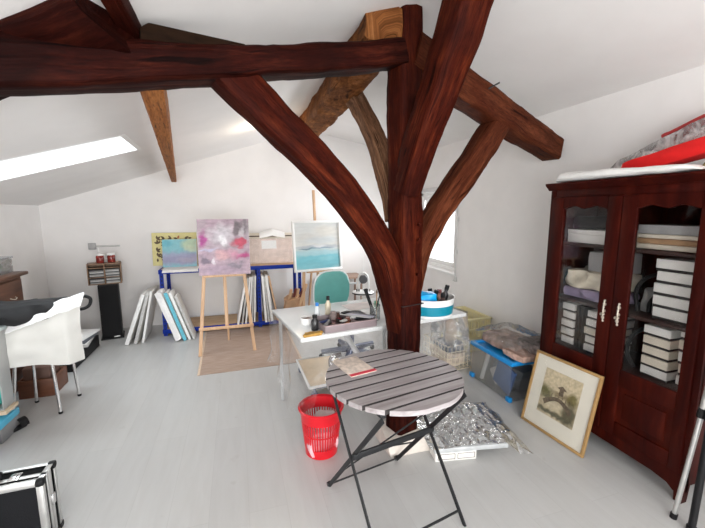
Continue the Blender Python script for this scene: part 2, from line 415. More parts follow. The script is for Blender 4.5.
# right-hand window: frame, two sashes with panes, handle rod, roller box
wf = MB(); fx = XR + .03
for (y0, y1, z0, z1) in ((WY0, WY0 + .05, WZ0, WZ1), (WY1 - .05, WY1, WZ0, WZ1), (WY0, WY1, WZ0, WZ0 + .05), (WY0, WY1, WZ1 - .05, WZ1)):
    wf.span((fx, y0, z0), (fx + .07, y1, z1), .006)
win = structure('window_1', wf, M_white)
for k, (y0, y1) in enumerate(((WY0 + .05, WY1 - .15), (WY1 - .15, WY1 - .05))):
    s_ = MB(); t = .045 if k == 0 else .03
    for (a, b, z0, z1) in ((y0, y0 + t, WZ0 + .05, WZ1 - .05), (y1 - t, y1, WZ0 + .05, WZ1 - .05), (y0 + t, y1 - t, WZ0 + .05, WZ0 + .11), (y0 + t, y1 - t, WZ1 - .11, WZ1 - .05)):
        s_.span((fx + .01, a, z0), (fx + .055, b, z1), .005)
    s_.build('sash', M_white, win)
    MB().span((fx + .028, y0 + t - .003, WZ0 + .10), (fx + .034, y1 - t + .003, WZ1 - .10)).build('pane', M_glass, win, smooth=False)
MB().span((XR - .03, WY0 - .04, WZ0 - .035), (XR + .04, WY1 + .03, WZ0 - .005), .006).build('sill', M_white, win)
MB().span((XR - .05, WY0 - .02, WZ1 - .005), (XR + .01, WY1, WZ1 + .055), .01).build('blind_box', plain('grey_box', (.6, .6, .6), .5), win)
r = MB().tube([(XR - .018, WY0 - .05, .64), (XR - .018, WY0 - .05, 1.80)], .008, 8)
for z in (.66, 1.0, 1.4, 1.76): r.box((XR - .009, WY0 - .05, z), (.018, .03, .05), bev=.004)
r.box((XR - .03, WY0 - .07, .64), (.025, .07, .02), bev=.005)
r.build('closing_rod', plain('grey_plastic', (.55, .55, .54), .4), win)
# frame bars of the added, unseen fill opening behind the camera
g = MB()
for x in (FX0 + .75, .5, FX1): g.span((x - .03, YF - .08, FZ0), (x + .03, YF - .02, FZ1))
g.span((FX0, YF - .08, FZ0), (FX1, YF - .02, FZ0 + .05))
structure('fill_opening_frame', g, M_white)

# ------------------------------------------------------------------ roof timbers
TN = (-.279, .960, 0)          # normal of the truss plane
def timber(name, pts, w, d, N, m, label, cat='beam', seed=0, **k):
    pts = [Vector(p) for p in pts]; base = pts[0].copy()
    mb = MB().sweep([p - base for p in pts], w, d, N, seed=seed, **k)
    o = mb.build(name, m, loc=base, ang=50)
    return tag(o, label, cat, kind='thing')
post = timber('timber_post', [(.985, 2.03, .93), (.985, 2.03, 1.2), (.968, 2.03, 1.7), (.957, 2.03, 2.15), (.955, 2.03, 2.615)], [.160, .165, .15, .15, .15], [.158, .16, .15, .15, .15], TN, M_oak,
       'thick dark red timber post standing in the middle of the room on a white stone', 'post', 1)
ft = MB().sweep([Vector((.98, 2.03, .085)) - post.location, Vector((.985, 2.03, .45)) - post.location, Vector((.985, 2.03, .93)) - post.location], [.155, .165, .165], [.15, .16, .16], TN, seed=21).build('post_foot', M_soot, post, ang=50); ft['label'] = 'darker sooty lower piece of the post'
for z, s in ((1.42, 1), (1.02, -1), (1.33, 1), (1.12, 1)):
    p = Vector((.98 + .05 * s, 1.955, z)); MB().tube([p - post.location + Vector((0, .01, 0)), p - post.location + Vector((-.004, -.03, .002))], .008, 8).build('wooden_peg', M_oak, post)
wr = MB(); wr.tube([Vector((.985 + .118 * math.cos(a + .28), 2.03 + .115 * math.sin(a + .28), .932)) - post.location for a in [k * PI / 2 + PI / 4 for k in range(5)]], .003, 6)
wr.build('wire_band', M_iron, post)
timber('tie_beam', [(-1.78, 1.22, 1.665), (-1.05, 1.44, 1.89), (-.707, 1.541, 1.968), (-.354, 1.643, 2.037), (.09, 1.772, 2.138), (.481, 1.885, 2.238), (.70, 1.947, 2.30), (.90, 2.004, 2.365)], [.19, .21, .19, .165, .135, .115, .125, .13], .16, TN, M_dark,
       'long dark sloping beam from the post to the left, below the ceiling', seed=2)
timber('rafter_beam', [(.99, 2.03, 2.40), (1.229, 2.102, 2.325), (1.603, 2.211, 2.235), (2.062, 2.344, 2.115), (2.52, 2.477, 2.0)], [.19, .20, .20, .19, .175], .16, TN, M_oak2,
       'brown hewn beam sloping down from the post to the right wall above the cabinet', seed=3)
timber('curved_brace', [(-.02, 1.74, 2.10), (.135, 1.785, 1.963), (.299, 1.832, 1.825), (.475, 1.884, 1.675), (.607, 1.922, 1.540), (.732, 1.958, 1.385), (.845, 1.99, 1.20), (.895, 2.005, .97), (.925, 2.013, .74)], [.16, .16, .155, .155, .155, .155, .15, .11, .03], .13, TN, M_oak,
       'long dark curved brace from the post up to the left sloping beam', 'brace', 4)
timber('curved_brace', [(1.80, 2.268, 2.12), (1.565, 2.2, 1.845), (1.345, 2.135, 1.605), (1.165, 2.083, 1.385), (1.075, 2.057, 1.20), (1.035, 2.045, .98), (1.03, 2.045, .80)], [.155, .16, .155, .145, .12, .08, .03], .13, TN, M_oak2,
       'curved brace in front of the bright window, from the post up to the right beam', 'brace', 5)
timber('post_brace', [(.965, 1.99, 1.61), (.99, 1.90, 1.85), (1.03, 1.78, 2.1), (1.055, 1.64, 2.36), (1.07, 1.50, 2.64)], [.15, .16, .16, .17, .17], [.13, .15, .17, .18, .18], (1, .15, 0), M_oak,
       'straight dark red brace on the near face of the post, rising towards the ridge', 'brace', 6)
timber('post_brace', [(.955, 2.12, 1.45), (.945, 2.23, 1.7), (.93, 2.36, 1.92), (.915, 2.55, 2.14), (.90, 2.83, 2.38)], [.08, .11, .12, .125, .12], .11, (1, 0, 0), M_grey,
       'thin weathered grey-brown brace behind the post, rising to the ridge beam', 'brace', 7)
timber('ridge_beam', [(.80, YB - .01, 2.425), (.82, 4.2, 2.43), (.815, 3.2, 2.44), (.80, 1.945, 2.475)], [.22, .24, .25, .22], .22, (1, 0, -.15), M_raw,
       'pale adzed ridge beam lit by the lamp, running to the back wall', seed=8, jit=.008)
timber('purlin_beam', [(-.735, YB - .01, 1.915), (-.30, 1.735, 2.045)], [.10, .12], [.062, .10], (1, .1, 0), M_orange,
       'slim orange pine beam under the left ceiling, from the tie beam to the back wall', seed=9, jit=.001)
timber('rafter_beam', [(-.335, 1.66, 2.16), (-.33, 1.3, 2.155), (-.32, .2, 2.15)], .06, .06, (1, 0, 0), M_oak,
       'short reddish rafter at the top left, above the wedge-shaped plank', seed=10, jit=.001)
timber('purlin_beam', [(-1.25, 1.86, 1.87), (-.86, 1.70, 2.01), (-.62, 1.60, 2.07), (-.38, 1.50, 2.135)], .13, .26, (.45, .85, -.2), M_dark,
       'massive very dark timber at the top left corner, lying over the sloping beam', seed=11)
rb_ = [o for o in bpy.data.objects if o.name.startswith('rafter_beam')][0]
for p, d in (((1.60, 2.13, 2.285), (.05, -.05, .03)), ((1.33, 2.045, 2.225), (-.03, -.06, -.01))):
    q = Vector(p) - rb_.location; MB().tube([q, q + Vector(d)], .005, 6).build('iron_nail', M_iron, rb_)
wd = MB().prism([(0, 0), (.40, .115), (.385, .135), (.03, .125), (0, .10)], (0, 0, 0), (.96, .279, 0), (0, 0, 1), (-.279, .96, 0), .14)
bmesh.ops.bevel(wd.bm, geom=wd.bm.edges[:], offset=.008, segments=2, affect='EDGES', profile=.5)
M_wedge = wood('dark_grain_board', [(.3, (.006, .003, .002)), (.7, (.022, .011, .006))], .9, (4, 30, 30)); M_wedge.node_tree.nodes['Principled BSDF'].inputs['Specular IOR Level'].default_value = .05
o = wd.build('wedge_plank', wood('dark_grain_board', [(.3, (.008, .004, .003)), (.7, (.03, .015, .009))], .9, (4, 30, 30)), loc=(-.30, 1.585, 2.055))
tag(o, 'wedge-shaped dark plank lying on top of the left sloping beam', 'wedge', kind='thing')
o = MB().lump((0, 0, 0), (.30, .25, .10), .16, 6, 3, 5, .15).build('stone_block', plain('white_stone', (.70, .64, .58), .85, var=.12, scale=12, bump=.3), loc=(.98, 2.0, .044))
tag(o, 'rough white stone block under the foot of the timber post', 'stone')

# small ceiling lamp behind the long brace
lamp = empty('ceiling_spot', (.285, 3.93, zl(.285) - .0), 'small white ceiling spotlight glowing behind the long curved brace', 'lamp')
tl = RY(math.atan(-.33))
MB().lathe([(.05, 0), (.05, -.012), (.02, -.016)], 20, M=tl).build('mount', M_white, lamp)
MB().lathe([(.012, -.01), (.012, -.05), (.035, -.055), (.042, -.10), (.036, -.10), (.03, -.065), (.008, -.06)], 20, M=tl).build('lamp_head', M_white, lamp)
MB().lathe([(.002, -.07), (.03, -.075), (.03, -.09), (.002, -.092)], 16, M=tl).build('bulb', emit('warm_bulb', (1, .72, .42), 30), lamp)

# ------------------------------------------------------------------ glazed cabinet on the right wall and what it holds
M_mah = wood('mahogany', [(.25, (.012, .0012, .001)), (.5, (.034, .0035, .002)), (.8, (.072, .009, .004))], .42, (14, 14, 2.2), 'Object', .05)
MATS['mahogany'].node_tree.nodes['Principled BSDF'].inputs['Specular IOR Level'].default_value = .09
M_mahin = wood('mahogany_inside', [(.3, (.014, .005, .004)), (.7, (.035, .012, .008))], .6, (10, 3, 10), 'Object', .05)
CX, CY = 2.13, 1.09                                   # front plane and near end, world
cab = empty('display_cabinet', (CX, CY, 0), 'dark red mahogany two-door glazed cabinet against the right wall', 'cabinet')
CW, CD, CH = .985, .43, 1.64                            # along +y, along +x, height
b = MB(); t = .03
for y in (0, CW - t): b.span((.01, y, .10), (CD, y + t, CH), .004)
b.span((CD - .015, t, .12), (CD, CW - t, CH)).span((.01, t, CH - .03), (CD, CW - t, CH)).span((.01, t, .12), (CD, CW - t, .16))
for y in (0, CW - .045): b.span((0, y, .06), (.03, y + .045, CH), .006)          # front stiles
b.span((0, .045, CH - .055), (.03, CW - .045, CH), .004)
b.build('body', M_mah, cab)
b = MB()
b.prism([(-.035, CH + .035), (-.035, CH + .048), (CD, CH + .048), (CD, CH), (0, CH), (-.008, CH + .010), (-.024, CH + .025)], (0, -.02, 0), (1, 0, 0), (0, 0, 1), (0, 1, 0), CW + .04)
b.build('cornice', M_mah, cab, ang=30)
b = MB()                                               # shaped apron
pts = [(0, .21), (0, .05), (.05, .05), (.08, .072), (.16, .085), (.5, .09), (.84, .085), (.92, .072), (.95, .05), (1.0, .05), (1.0, .21)]
b.prism([(p[0] * CW, p[1]) for p in pts], (-.006, 0, 0), (0, 1, 0), (0, 0, 1), (1, 0, 0), .03)
b.build('apron', M_mah, cab, ang=30)
for y in (.0, CW - .05):
    for x in (-.004, CD - .05): MB().prism([(0, .12), (.05, .12), (.042, 0), (.008, 0)], (x, y, 0), (0, 1, 0), (0, 0, 1), (1, 0, 0), .045).build('foot', M_mah, cab)
for z, n in ((.555, 'shelf'), (.90, 'shelf'), (1.285, 'shelf')):
    MB().span((.05, t, z - .02), (CD - .015, CW - t, z), .003).build(n, M_mahin, cab)
M_cabglass = clear('cabinet_glass', (1, 1, 1), .3, .003)
M_brass = plain('pale_brass', (.62, .56, .47), .35, .8)
GL, GH = .575, 1.52                                    # glass bottom and top
def cab_door(y0, y1, side, wa, wb):
    d = MB(); x0, x1 = -.012, .012; za, zb = .155, CH - .05
    meet = y1 if side < 0 else y0
    d.span((x0, y0, za), (x1, y0 + wa, zb), .006).span((x0, y1 - wb, za), (x1, y1, zb), .006)
    d.span((x0, y0 + wa, za), (x1, y1 - wb, za + .09), .005).span((x0, y0 + wa, GL - .10), (x1, y1 - wb, GL), .005)
    # top rail with a wavy lower edge
    n = 14; wy = y1 - y0 - wa - wb; poly = [(0, .075), ] + [(wy * i / n, .018 * (1 - math.cos(2 * PI * (i / n) * 2)) / 2 * (1 if 1 else 0)) for i in range(n + 1)] + [(wy, .075)]
    d.prism(poly, (x0, y0 + wa, zb - .075), (0, 1, 0), (0, 0, 1), (1, 0, 0), x1 - x0)
    door = d.build('door', M_mah, cab, ang=30)
    q = MB().span((.001, y0 + wa, za + .09), (.008, y1 - wb, GL - .10)).span((-.008, y0 + wa + .035, za + .125), (.003, y1 - wb - .035, GL - .135), .008)
    q.build('door_panel', M_mah, door)
    MB().span((.0, y0 + wa - .004, GL - .004), (.004, y1 - wb + .004, zb - .05)).build('glass_pane', M_cabglass, door, smooth=False)
    ym = (y1 - .042) if side < 0 else (y0 + .042)
    e = MB()
    for k in range(7):
        z = .835 + k * .021
        e.lathe([(.001, -.016), (.006 + .004 * (k % 2), -.0155), (.007 + .004 * (k % 2), -.012)], 10, (0, ym + .003 * math.sin(k * 2), z), M=RY(0) @ Matrix(((0, 0, 1), (0, 1, 0), (1, 0, 0))))
    e.tube([(-.014, ym, .83), (-.017, ym + .002, .9), (-.014, ym, .965)], .004, 6)
    e.build('escutcheon', M_brass, door)
    k = MB().tube([(-.012, ym, .88), (-.03, ym, .88)], .003, 8); k.lathe([(.009, -.002), (.009, .002)], 12, (-.034, ym, .88), M=RX(PI / 2)); k.build('key', M_brass, door)
cab_door(.03, .463, -1, .055, .085); cab_door(.468, CW - .03, 1, .085, .095)

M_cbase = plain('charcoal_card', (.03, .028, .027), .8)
def carton(name, lo, hi, m, label, cat='box', group=None, lid=.35, rz=0, base_m=None):
    lo, hi = Vector(lo), Vector(hi); s = hi - lo; base = Vector(((lo.x + hi.x) / 2, (lo.y + hi.y) / 2, lo.z))
    mb = MB(); h = s.z
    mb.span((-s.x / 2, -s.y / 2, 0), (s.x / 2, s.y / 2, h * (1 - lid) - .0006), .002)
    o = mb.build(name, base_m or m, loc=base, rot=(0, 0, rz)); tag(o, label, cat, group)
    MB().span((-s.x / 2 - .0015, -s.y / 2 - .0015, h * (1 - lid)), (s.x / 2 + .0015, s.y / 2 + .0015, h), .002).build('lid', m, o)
    return o
ORD = ['topmost', 'second from the top', 'third from the top', 'fourth from the top', 'bottom']
def stack(n, x0, x1, y0, y1, z0, h, mats, where, group, jit=.006):
    for k in range(n):
        i = n - 1 - k; dx, dy = random.uniform(-jit, jit), random.uniform(-jit, jit)
        o_ = 'bottom' if k == 0 else ORD[i]
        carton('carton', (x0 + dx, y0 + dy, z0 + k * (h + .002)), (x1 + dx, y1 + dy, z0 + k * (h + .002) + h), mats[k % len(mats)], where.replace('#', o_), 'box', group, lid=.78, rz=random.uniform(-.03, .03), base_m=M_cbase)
ix = CX + .06
# far (left) door: white cartons below, cloths in the middle, a flat box above
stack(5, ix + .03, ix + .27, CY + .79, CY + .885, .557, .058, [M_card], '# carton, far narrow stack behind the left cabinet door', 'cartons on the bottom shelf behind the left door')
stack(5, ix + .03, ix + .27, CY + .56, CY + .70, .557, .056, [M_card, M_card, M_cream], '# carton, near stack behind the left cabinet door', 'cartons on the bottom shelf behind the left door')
r = MB()
for y in (CY + .727, CY + .762): r.span((ix + .02, y - .012, .557), (ix + .25, y + .012, .86), .004)
o = r.build('file_rack', M_black, loc=(0, 0, 0)); tag(o, 'black upright rack between the two carton stacks on the bottom shelf, left cabinet door', 'rack')
o = MB().lump((0, 0, 0), (.26, .36, .07), .25, 14, 5, 9, .25).build('folded_cloth', plain('lilac_cloth', (.36, .29, .42), .9, var=.15, bump=.2), loc=(ix + .17, CY + .73, .936)); tag(o, 'lilac cloth folded at the bottom of the cloth pile, left cabinet door', 'cloth')
o = MB().lump((0, 0, 0), (.27, .36, .13), .3, 11, 8, 10, .3).build('folded_cloth', plain('ivory_cloth', (.68, .62, .50), .9, var=.1, bump=.2), loc=(ix + .165, CY + .73, 1.035)); tag(o, 'ivory cloth heaped on the lilac cloth, left cabinet door', 'cloth')
o = MB().lump((0, 0, 0), (.22, .22, .14), .15, 9, 2, 8, .2).build('plastic_pouch', clear('milky_pouch', (.9, .9, .9), .6, .06, .55, .3), loc=(ix + .15, CY + .64, 1.165)); tag(o, 'translucent white plastic pouch on top of the ivory cloth, left cabinet door', 'pouch')
carton('flat_carton', (ix + .03, CY + .60, 1.287), (ix + .30, CY + .90, 1.375), M_card, 'single wide white box on the top shelf, left cabinet door')
o = MB().lump((0, 0, 0), (.26, .30, .09), .25, 10, 4, 9, .3).build('black_pouch', M_black, loc=(ix + .16, CY + .73, 1.422)); tag(o, 'black soft pouch lying on the white box, top shelf, left cabinet door', 'pouch')
# near (right) door
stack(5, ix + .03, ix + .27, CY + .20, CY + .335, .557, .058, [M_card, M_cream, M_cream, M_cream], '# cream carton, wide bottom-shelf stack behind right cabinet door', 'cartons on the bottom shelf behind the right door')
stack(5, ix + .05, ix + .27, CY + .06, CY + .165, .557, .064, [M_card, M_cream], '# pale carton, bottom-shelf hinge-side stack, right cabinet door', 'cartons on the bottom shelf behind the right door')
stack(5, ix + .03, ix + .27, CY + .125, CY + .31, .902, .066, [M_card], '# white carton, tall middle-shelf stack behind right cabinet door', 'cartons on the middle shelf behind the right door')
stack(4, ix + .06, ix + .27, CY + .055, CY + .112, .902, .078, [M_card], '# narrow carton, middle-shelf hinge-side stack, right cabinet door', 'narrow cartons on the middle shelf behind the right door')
o = MB().tube([(0, 0, 0), (0, .02, .12), (-.01, -.03, .20), (0, -.10, .235), (.02, -.13, .20), (.01, -.09, .12), (.02, -.05, .06), (.0, -.06, .008)], .011, 8, smooth=6).build('cable_loop', M_black, loc=(ix + .06, CY + .405, .913)); tag(o, 'black cable coiled beside the tall white stack, right cabinet door', 'cable')
o = MB().lump((0, 0, 0), (.16, .10, .17), .35, 12, 6, 8, .4).build('plastic_bag', clear('grey_bag', (.85, .87, .88), .7, .1, .4, .25), loc=(ix + .19, CY + .385, .976)); tag(o, 'crumpled clear bag behind the black cable, right cabinet door', 'bag')
for k, (m, h, lab) in enumerate(((M_cream, .028, 'lowest of the flat cream boards on the top shelf, right cabinet door'), (M_kraft, .03, 'brown board in the middle of the flat boards, top shelf, right cabinet door'), (M_cream, .022, 'upper cream board among the flat boards, top shelf, right cabinet door'), (plain('grey_board', (.33, .33, .33), .7), .05, 'grey flat box lying on the cream boards, top shelf, right cabinet door'))):
    z = 1.287 + [0, .030, .062, .086][k]
    o = MB().span((-.14, -.19, 0), (.14, .19, h), .003).build('flat_board', m, loc=(ix + .18, CY + .25, z), rot=(0, 0, random.uniform(-.03, .03))); tag(o, lab, 'board')
o = MB().tube([(0, 0, 0), (0, .05, .09), (.01, .03, .19), (0, -.03, .25)], .012, 8, smooth=5).build('cable_loop', M_black, loc=(ix + .05, CY + .385, .57)); tag(o, 'dark cable standing beside the cream cartons, bottom shelf, right cabinet door', 'cable')

# on top of the cabinet
TOPZ = CH + .048
def pillow(u, v):  # long padded parcel
    y = -.41 + .82 * u; ed = min(1, 12 * min(u, 1 - u)) ** .5
    a = 2 * PI * v; hx, hz = .13 * (.6 + .4 * ed), (.014 + .016 * u) * ed + .003
    return (hx * math.copysign(abs(math.cos(a)) ** .5, math.cos(a)) + .02 * mnoise.noise((y * 3, 0, 1)), y, hz + hz * math.copysign(abs(math.sin(a)) ** .7, math.sin(a)) + .006 * mnoise.noise((y * 9, v * 4, 0)))
o = MB().grid(40, 20, pillow).build('padded_parcel', plain('white_foam_wrap', (.80, .80, .78), .6, var=.04, scale=30, bump=.25), loc=(CX + .06, CY + .52, TOPZ + .006)); tag(o, 'long flat white padded parcel lying along the cabinet top edge', 'parcel')
o = MB().lump((0, 0, 0), (.17, .84, .10), .16, 6, 12, 14, .6, rot=RX(-.20)).build('red_bag', plain('red_cloth', (.62, .004, .004), .85, var=.08, bump=.1), loc=(CX + .20, CY + .28, TOPZ + .125)); tag(o, 'bright red cloth bag on the cabinet top behind the white parcel', 'bag')
o = MB().lump((0, 0, 0), (.15, .86, .12), .22, 8, 22, 16, .6, rot=RX(-.34)).build('wrapped_roll', clear('frosted_wrap', (1, 1, 1), .8, .1, .5, .15, .8, 10), loc=(CX + .33, CY + .43, TOPZ + .20)); tag(o, 'long roll in clear crinkled plastic on the cabinet top behind the red bag', 'roll')
o = MB().lump((0, 0, 0), (.12, .26, .035), .3, 10, 31, 8, .4, rot=RX(-.35)).build('red_pouch', plain('dull_red_cloth', (.40, .03, .03), .7, bump=.1), loc=(CX + .36, CY + .42, TOPZ + .275)); tag(o, 'small dull red piece lying on the clear roll above the cabinet', 'pouch')
o = MB().lump((0, 0, 0), (.10, .2, .05), .3, 10, 33, 8, .4).build('patterned_purse', plain('olive_cloth', (.20, .15, .06), .8, var=.5, scale=60), loc=(CX + .10, CY + .07, TOPZ + .026)); tag(o, 'dark olive purse at the near end of the cabinet top under the red bag', 'purse')

# framed print leaning on the cabinet foot
fr = empty('framed_print', (1.935, 1.755, .004), 'gold-framed print of an arched bridge leaning against the cabinet', 'picture')
fr.rotation_euler = (0, math.radians(13), math.radians(-90 - 5))
PW, PH = .475, .52; fw_ = .018
# local: x across, z up, -y towards the viewer; lean by rotating about local x
fr.rotation_euler = (math.radians(-13), 0, math.radians(-90 + 4))
def rect_frame(w, h, b, d, y0=0.0):
    m = MB()
    for (x0, x1, z0, z1) in ((-w / 2, w / 2, 0, b), (-w / 2, w / 2, h - b, h), (-w / 2, -w / 2 + b, b, h - b), (w / 2 - b, w / 2, b, h - b)): m.span((x0, y0, z0), (x1, y0 + d, z1), .003)
    return m
rect_frame(PW, PH, fw_, .02).build('frame', plain('gilt_wood', (.38, .23, .09), .45, .2), fr)
MB().span((-PW / 2 + fw_, .008, fw_), (PW / 2 - fw_, .016, PH - fw_)).build('mount', plain('ivory_mount', (.76, .72, .62), .8, var=.02), fr, smooth=False)
pm = paint('print_colours', (.56, .47, .31), [(0, .40, .3, .12, (.64, .54, .36), .9), (-.10, .27, .06, .05, (.16, .15, .06), .95), (.09, .29, .05, .05, (.20, .17, .06), .95), (.09, .19, .06, .09, (.10, .09, .05), .95), (0, .285, .07, .025, (.22, .17, .09), .8), (-.03, .15, .17, .022, (.09, .085, .05), .9), (-.03, .205, .07, .035, (.62, .54, .38), .95), (-.07, .235, .05, .02, (.10, .09, .05), .7)], .045, 30, .8, .25, (70, 70, 70), 0)
pr = MB().span((-.135, .0065, .12), (.135, .008, .43)).build('print', pm, fr, smooth=False)
q = MB(); n = 16
arch = [(-.11 + .22 * i / n, .215 + .05 * math.sin(PI * i / n)) for i in range(n + 1)] + [(.09 - .18 * i / n, .185 + .055 * math.sin(PI * i / n)) for i in range(n + 1)]
q.prism(arch, (0, .0058, 0), (1, 0, 0), (0, 0, 1), (0, 1, 0), .0007)
q.prism([(-.02, .285), (-.015, .285), (-.015, .325), (-.035, .33), (0, .352), (.035, .33), (.015, .325), (.015, .285), (.02, .285)], (.01, .0058, 0), (1, 0, 0), (0, 0, 1), (0, 1, 0), .0007)
for i in range(7): q.prism([(0, 0), (.004, 0), (.004, .03), (0, .03)], (-.08 + i * .026, .0058, .25), (1, 0, 0), (0, 0, 1), (0, 1, 0), .0007)
q.build('drawn_bridge', plain('sepia_ink', (.13, .095, .06), .8, var=.4, scale=80), pr, smooth=False)
MB().span((-PW / 2 + fw_ - .002, .004, fw_ - .002), (PW / 2 - fw_ + .002, .0055, PH - fw_ + .002)).build('glass', M_cabglass, fr, smooth=False)

# ------------------------------------------------------------------ clear blue-lidded box with bundles, wire basket, yellow crate
BX0, BX1, BY0, BY1, BH = 2.0, 2.44, 2.20, 2.70, .30
bx = empty('storage_box', ((BX0 + BX1) / 2, (BY0 + BY1) / 2, 0), 'large clear plastic storage box with bright blue lid rim, between cabinet and wire basket', 'box')
hx, hy = (BX1 - BX0) / 2, (BY1 - BY0) / 2
b = MB(); t = .004
for (lo, hi) in (((-hx, -hy, .004), (hx, hy, .010)), ((-hx, -hy, .01), (-hx + t, hy, BH)), ((hx - t, -hy, .01), (hx, hy, BH)), ((-hx + t, -hy, .01), (hx - t, -hy + t, BH)), ((-hx + t, hy - t, .01), (hx - t, hy, BH))): b.span(lo, hi)
b.build('bin', clear('box_plastic', (1, 1, 1), .5, .03, .03, .15), bx, smooth=False)
M_lid = plain('sky_blue_plastic', (.01, .25, .62), .35, var=.03)
l = MB()
for (x0, x1, y0, y1) in ((-hx - .015, -hx + .02, -hy - .015, hy + .015), (hx - .02, hx + .015, -hy - .015, hy + .015), (-hx + .02, hx - .02, -hy - .015, -hy + .02), (-hx + .02, hx - .02, hy - .02, hy + .015)): l.span((x0, y0, BH), (x1, y1, BH + .035), .006)
l.span((-hx + .02, -hy + .02, BH + .01), (hx - .02, hy - .02, BH + .018))
l.build('lid', M_lid, bx)
for sx in (-1, 1):
    for sy in (-1, 1):
        MB().box((sx * (hx - .003), sy * (hy - .012), .02), (.03, .05, .04), bev=.006).build('corner_foot', M_lid, bx)
bxw = Vector((BX0, BY0, 0))
def inside(name, label, cat, mb, m, loc): o = mb.build(name, m, loc=loc); tag(o, label, cat); return o
inside('cardboard_tube', 'white tube standing inside the clear blue-lidded box', 'tube', MB().tube([(0, 0, 0), (.02, -.06, .27)], .018, 10), M_white, (2.04, 2.60, .02))
inside('blue_folder', 'dark blue folder leaning inside the clear blue-lidded box', 'folder', MB().box((0, 0, .12), (.02, .2, .22), RX(.3), .003), plain('navy_card', (.06, .16, .42), .5), (2.05, 2.33, .03))
inside('paper_sheaf', 'white paper sheaf leaning across the inside of the clear blue-lidded box', 'paper', MB().box((0, 0, .10), (.03, .24, .14), RX(-.6), .004), M_white, (2.10, 2.42, .03))
inside('grey_pouch', 'grey soft pouch at the back inside the clear blue-lidded box', 'pouch', MB().lump((0, 0, 0), (.2, .38, .2), .2, 8, 4, 8, .4), plain('slate_cloth', (.34, .38, .43), .8), (2.26, 2.45, .105))
zt = BH + .037
M_pink = plain('pinkish_brown_cloth', (.36, .25, .21), .85, var=.55, scale=14, bump=.2)
o = MB().lump((0, 0, 0), (.30, .44, .07), .22, 8, 14, 12, .15).build('wrapped_bundle', M_pink, loc=(2.23, 2.50, zt + .042)); tag(o, 'pinkish brown bundle lying on the blue box lid, farther from the cabinet', 'bundle')
o = MB().lump((0, 0, 0), (.28, .28, .07), .22, 9, 15, 11, .15).build('wrapped_bundle', plain('grey_pattern_cloth', (.24, .20, .19), .85, var=.6, scale=35, bump=.2), loc=(2.28, 2.19, zt + .10)); tag(o, 'grey patterned bundle at the cabinet end of the blue box lid', 'bundle')
o = MB().lump((0, 0, 0), (.26, .22, .05), .2, 9, 17, 9, .15).build('wrapped_bundle', plain('salmon_cloth', (.55, .36, .29), .85, var=.3, scale=40, bump=.2), loc=(2.15, 2.24, zt + .03)); tag(o, 'small salmon bundle at the front edge of the blue box lid', 'bundle')
M_film = clear('thin_film', (1, 1, 1), .9, .05, .05, .10, .8, 12)
def film(u, v): 
    x = -.2 + .4 * u; y = -.31 + .62 * v; e = min(1, 6 * min(u, 1 - u), 6 * min(v, 1 - v))
    return (x, y, .03 + .085 * e ** .6 + .02 * mnoise.noise((x * 9, y * 9, 3)) + .01 * mnoise.noise((x * 30, y * 30, 1)))
o = MB().grid(28, 40, film).build('plastic_film', M_film, loc=(2.23, 2.42, zt + .045)); tag(o, 'crinkled clear plastic film over the bundles on the blue box', 'film')

wb = empty('wire_basket', (1.93, 3.0, 0), 'cream wire basket on the floor beside the clear blue-lidded box', 'basket', rz=.1)
M_wire = plain('cream_wire', (.66, .58, .44), .4)
b = MB(); hx, hy = .14, .19
for z in (.02, .08, .14, .20, .26):
    b.tube([(-hx, -hy, z), (hx, -hy, z), (hx, hy, z), (-hx, hy, z), (-hx, -hy, z)], .0035 if z < .25 else .005, 6)
for k in range(9):
    y = -hy + 2 * hy * k / 8
    b.tube([(-hx, y, .26), (-hx, y, .02), (hx, y, .02), (hx, y, .26)], .0025, 5)
for k in range(7):
    x = -hx + 2 * hx * k / 6
    b.tube([(x, -hy, .26), (x, -hy, .02), (x, hy, .02), (x, hy, .26)], .0025, 5)
b.build('wire_mesh', M_wire, wb)
for sx in (-1, 1):
    for sy in (-1, 1): MB().tube([(sx * hx, sy * hy, .02), (sx * hx, sy * hy, 0)], .008, 8).build('foot', M_wire, wb)
o = MB().lump((0, 0, 0), (.22, .30, .14), .25, 9, 41, 9, .3).build('linen_roll', plain('oatmeal_cloth', (.55, .46, .38), .85, var=.25, scale=20), loc=(1.93, 3.0, .095)); tag(o, 'oatmeal cloth roll inside the cream wire basket', 'cloth')
o = MB().lump((0, 0, 0), (.2, .26, .09), .3, 9, 43, 9, .4).build('dark_pouch', plain('grey_blue_cloth', (.14, .16, .20), .8, var=.3), loc=(1.94, 2.98, .21)); tag(o, 'dark grey pouch on top in the cream wire basket', 'pouch')
def bagf(u, v):
    a = 2 * PI * u; r = (.17 - .10 * v ** 2) * (1 + .18 * mnoise.noise((math.cos(a) * 2, math.sin(a) * 2, v * 3)))
    return (r * math.cos(a), r * 1.2 * math.sin(a), .30 * v + .02 * mnoise.noise((a * 2, v * 6, 2)))
o = MB().grid(36, 14, bagf).build('clear_bag', M_wrap, loc=(1.90, 2.93, .27)); tag(o, 'clear plastic bag standing open on the cream wire basket', 'bag')

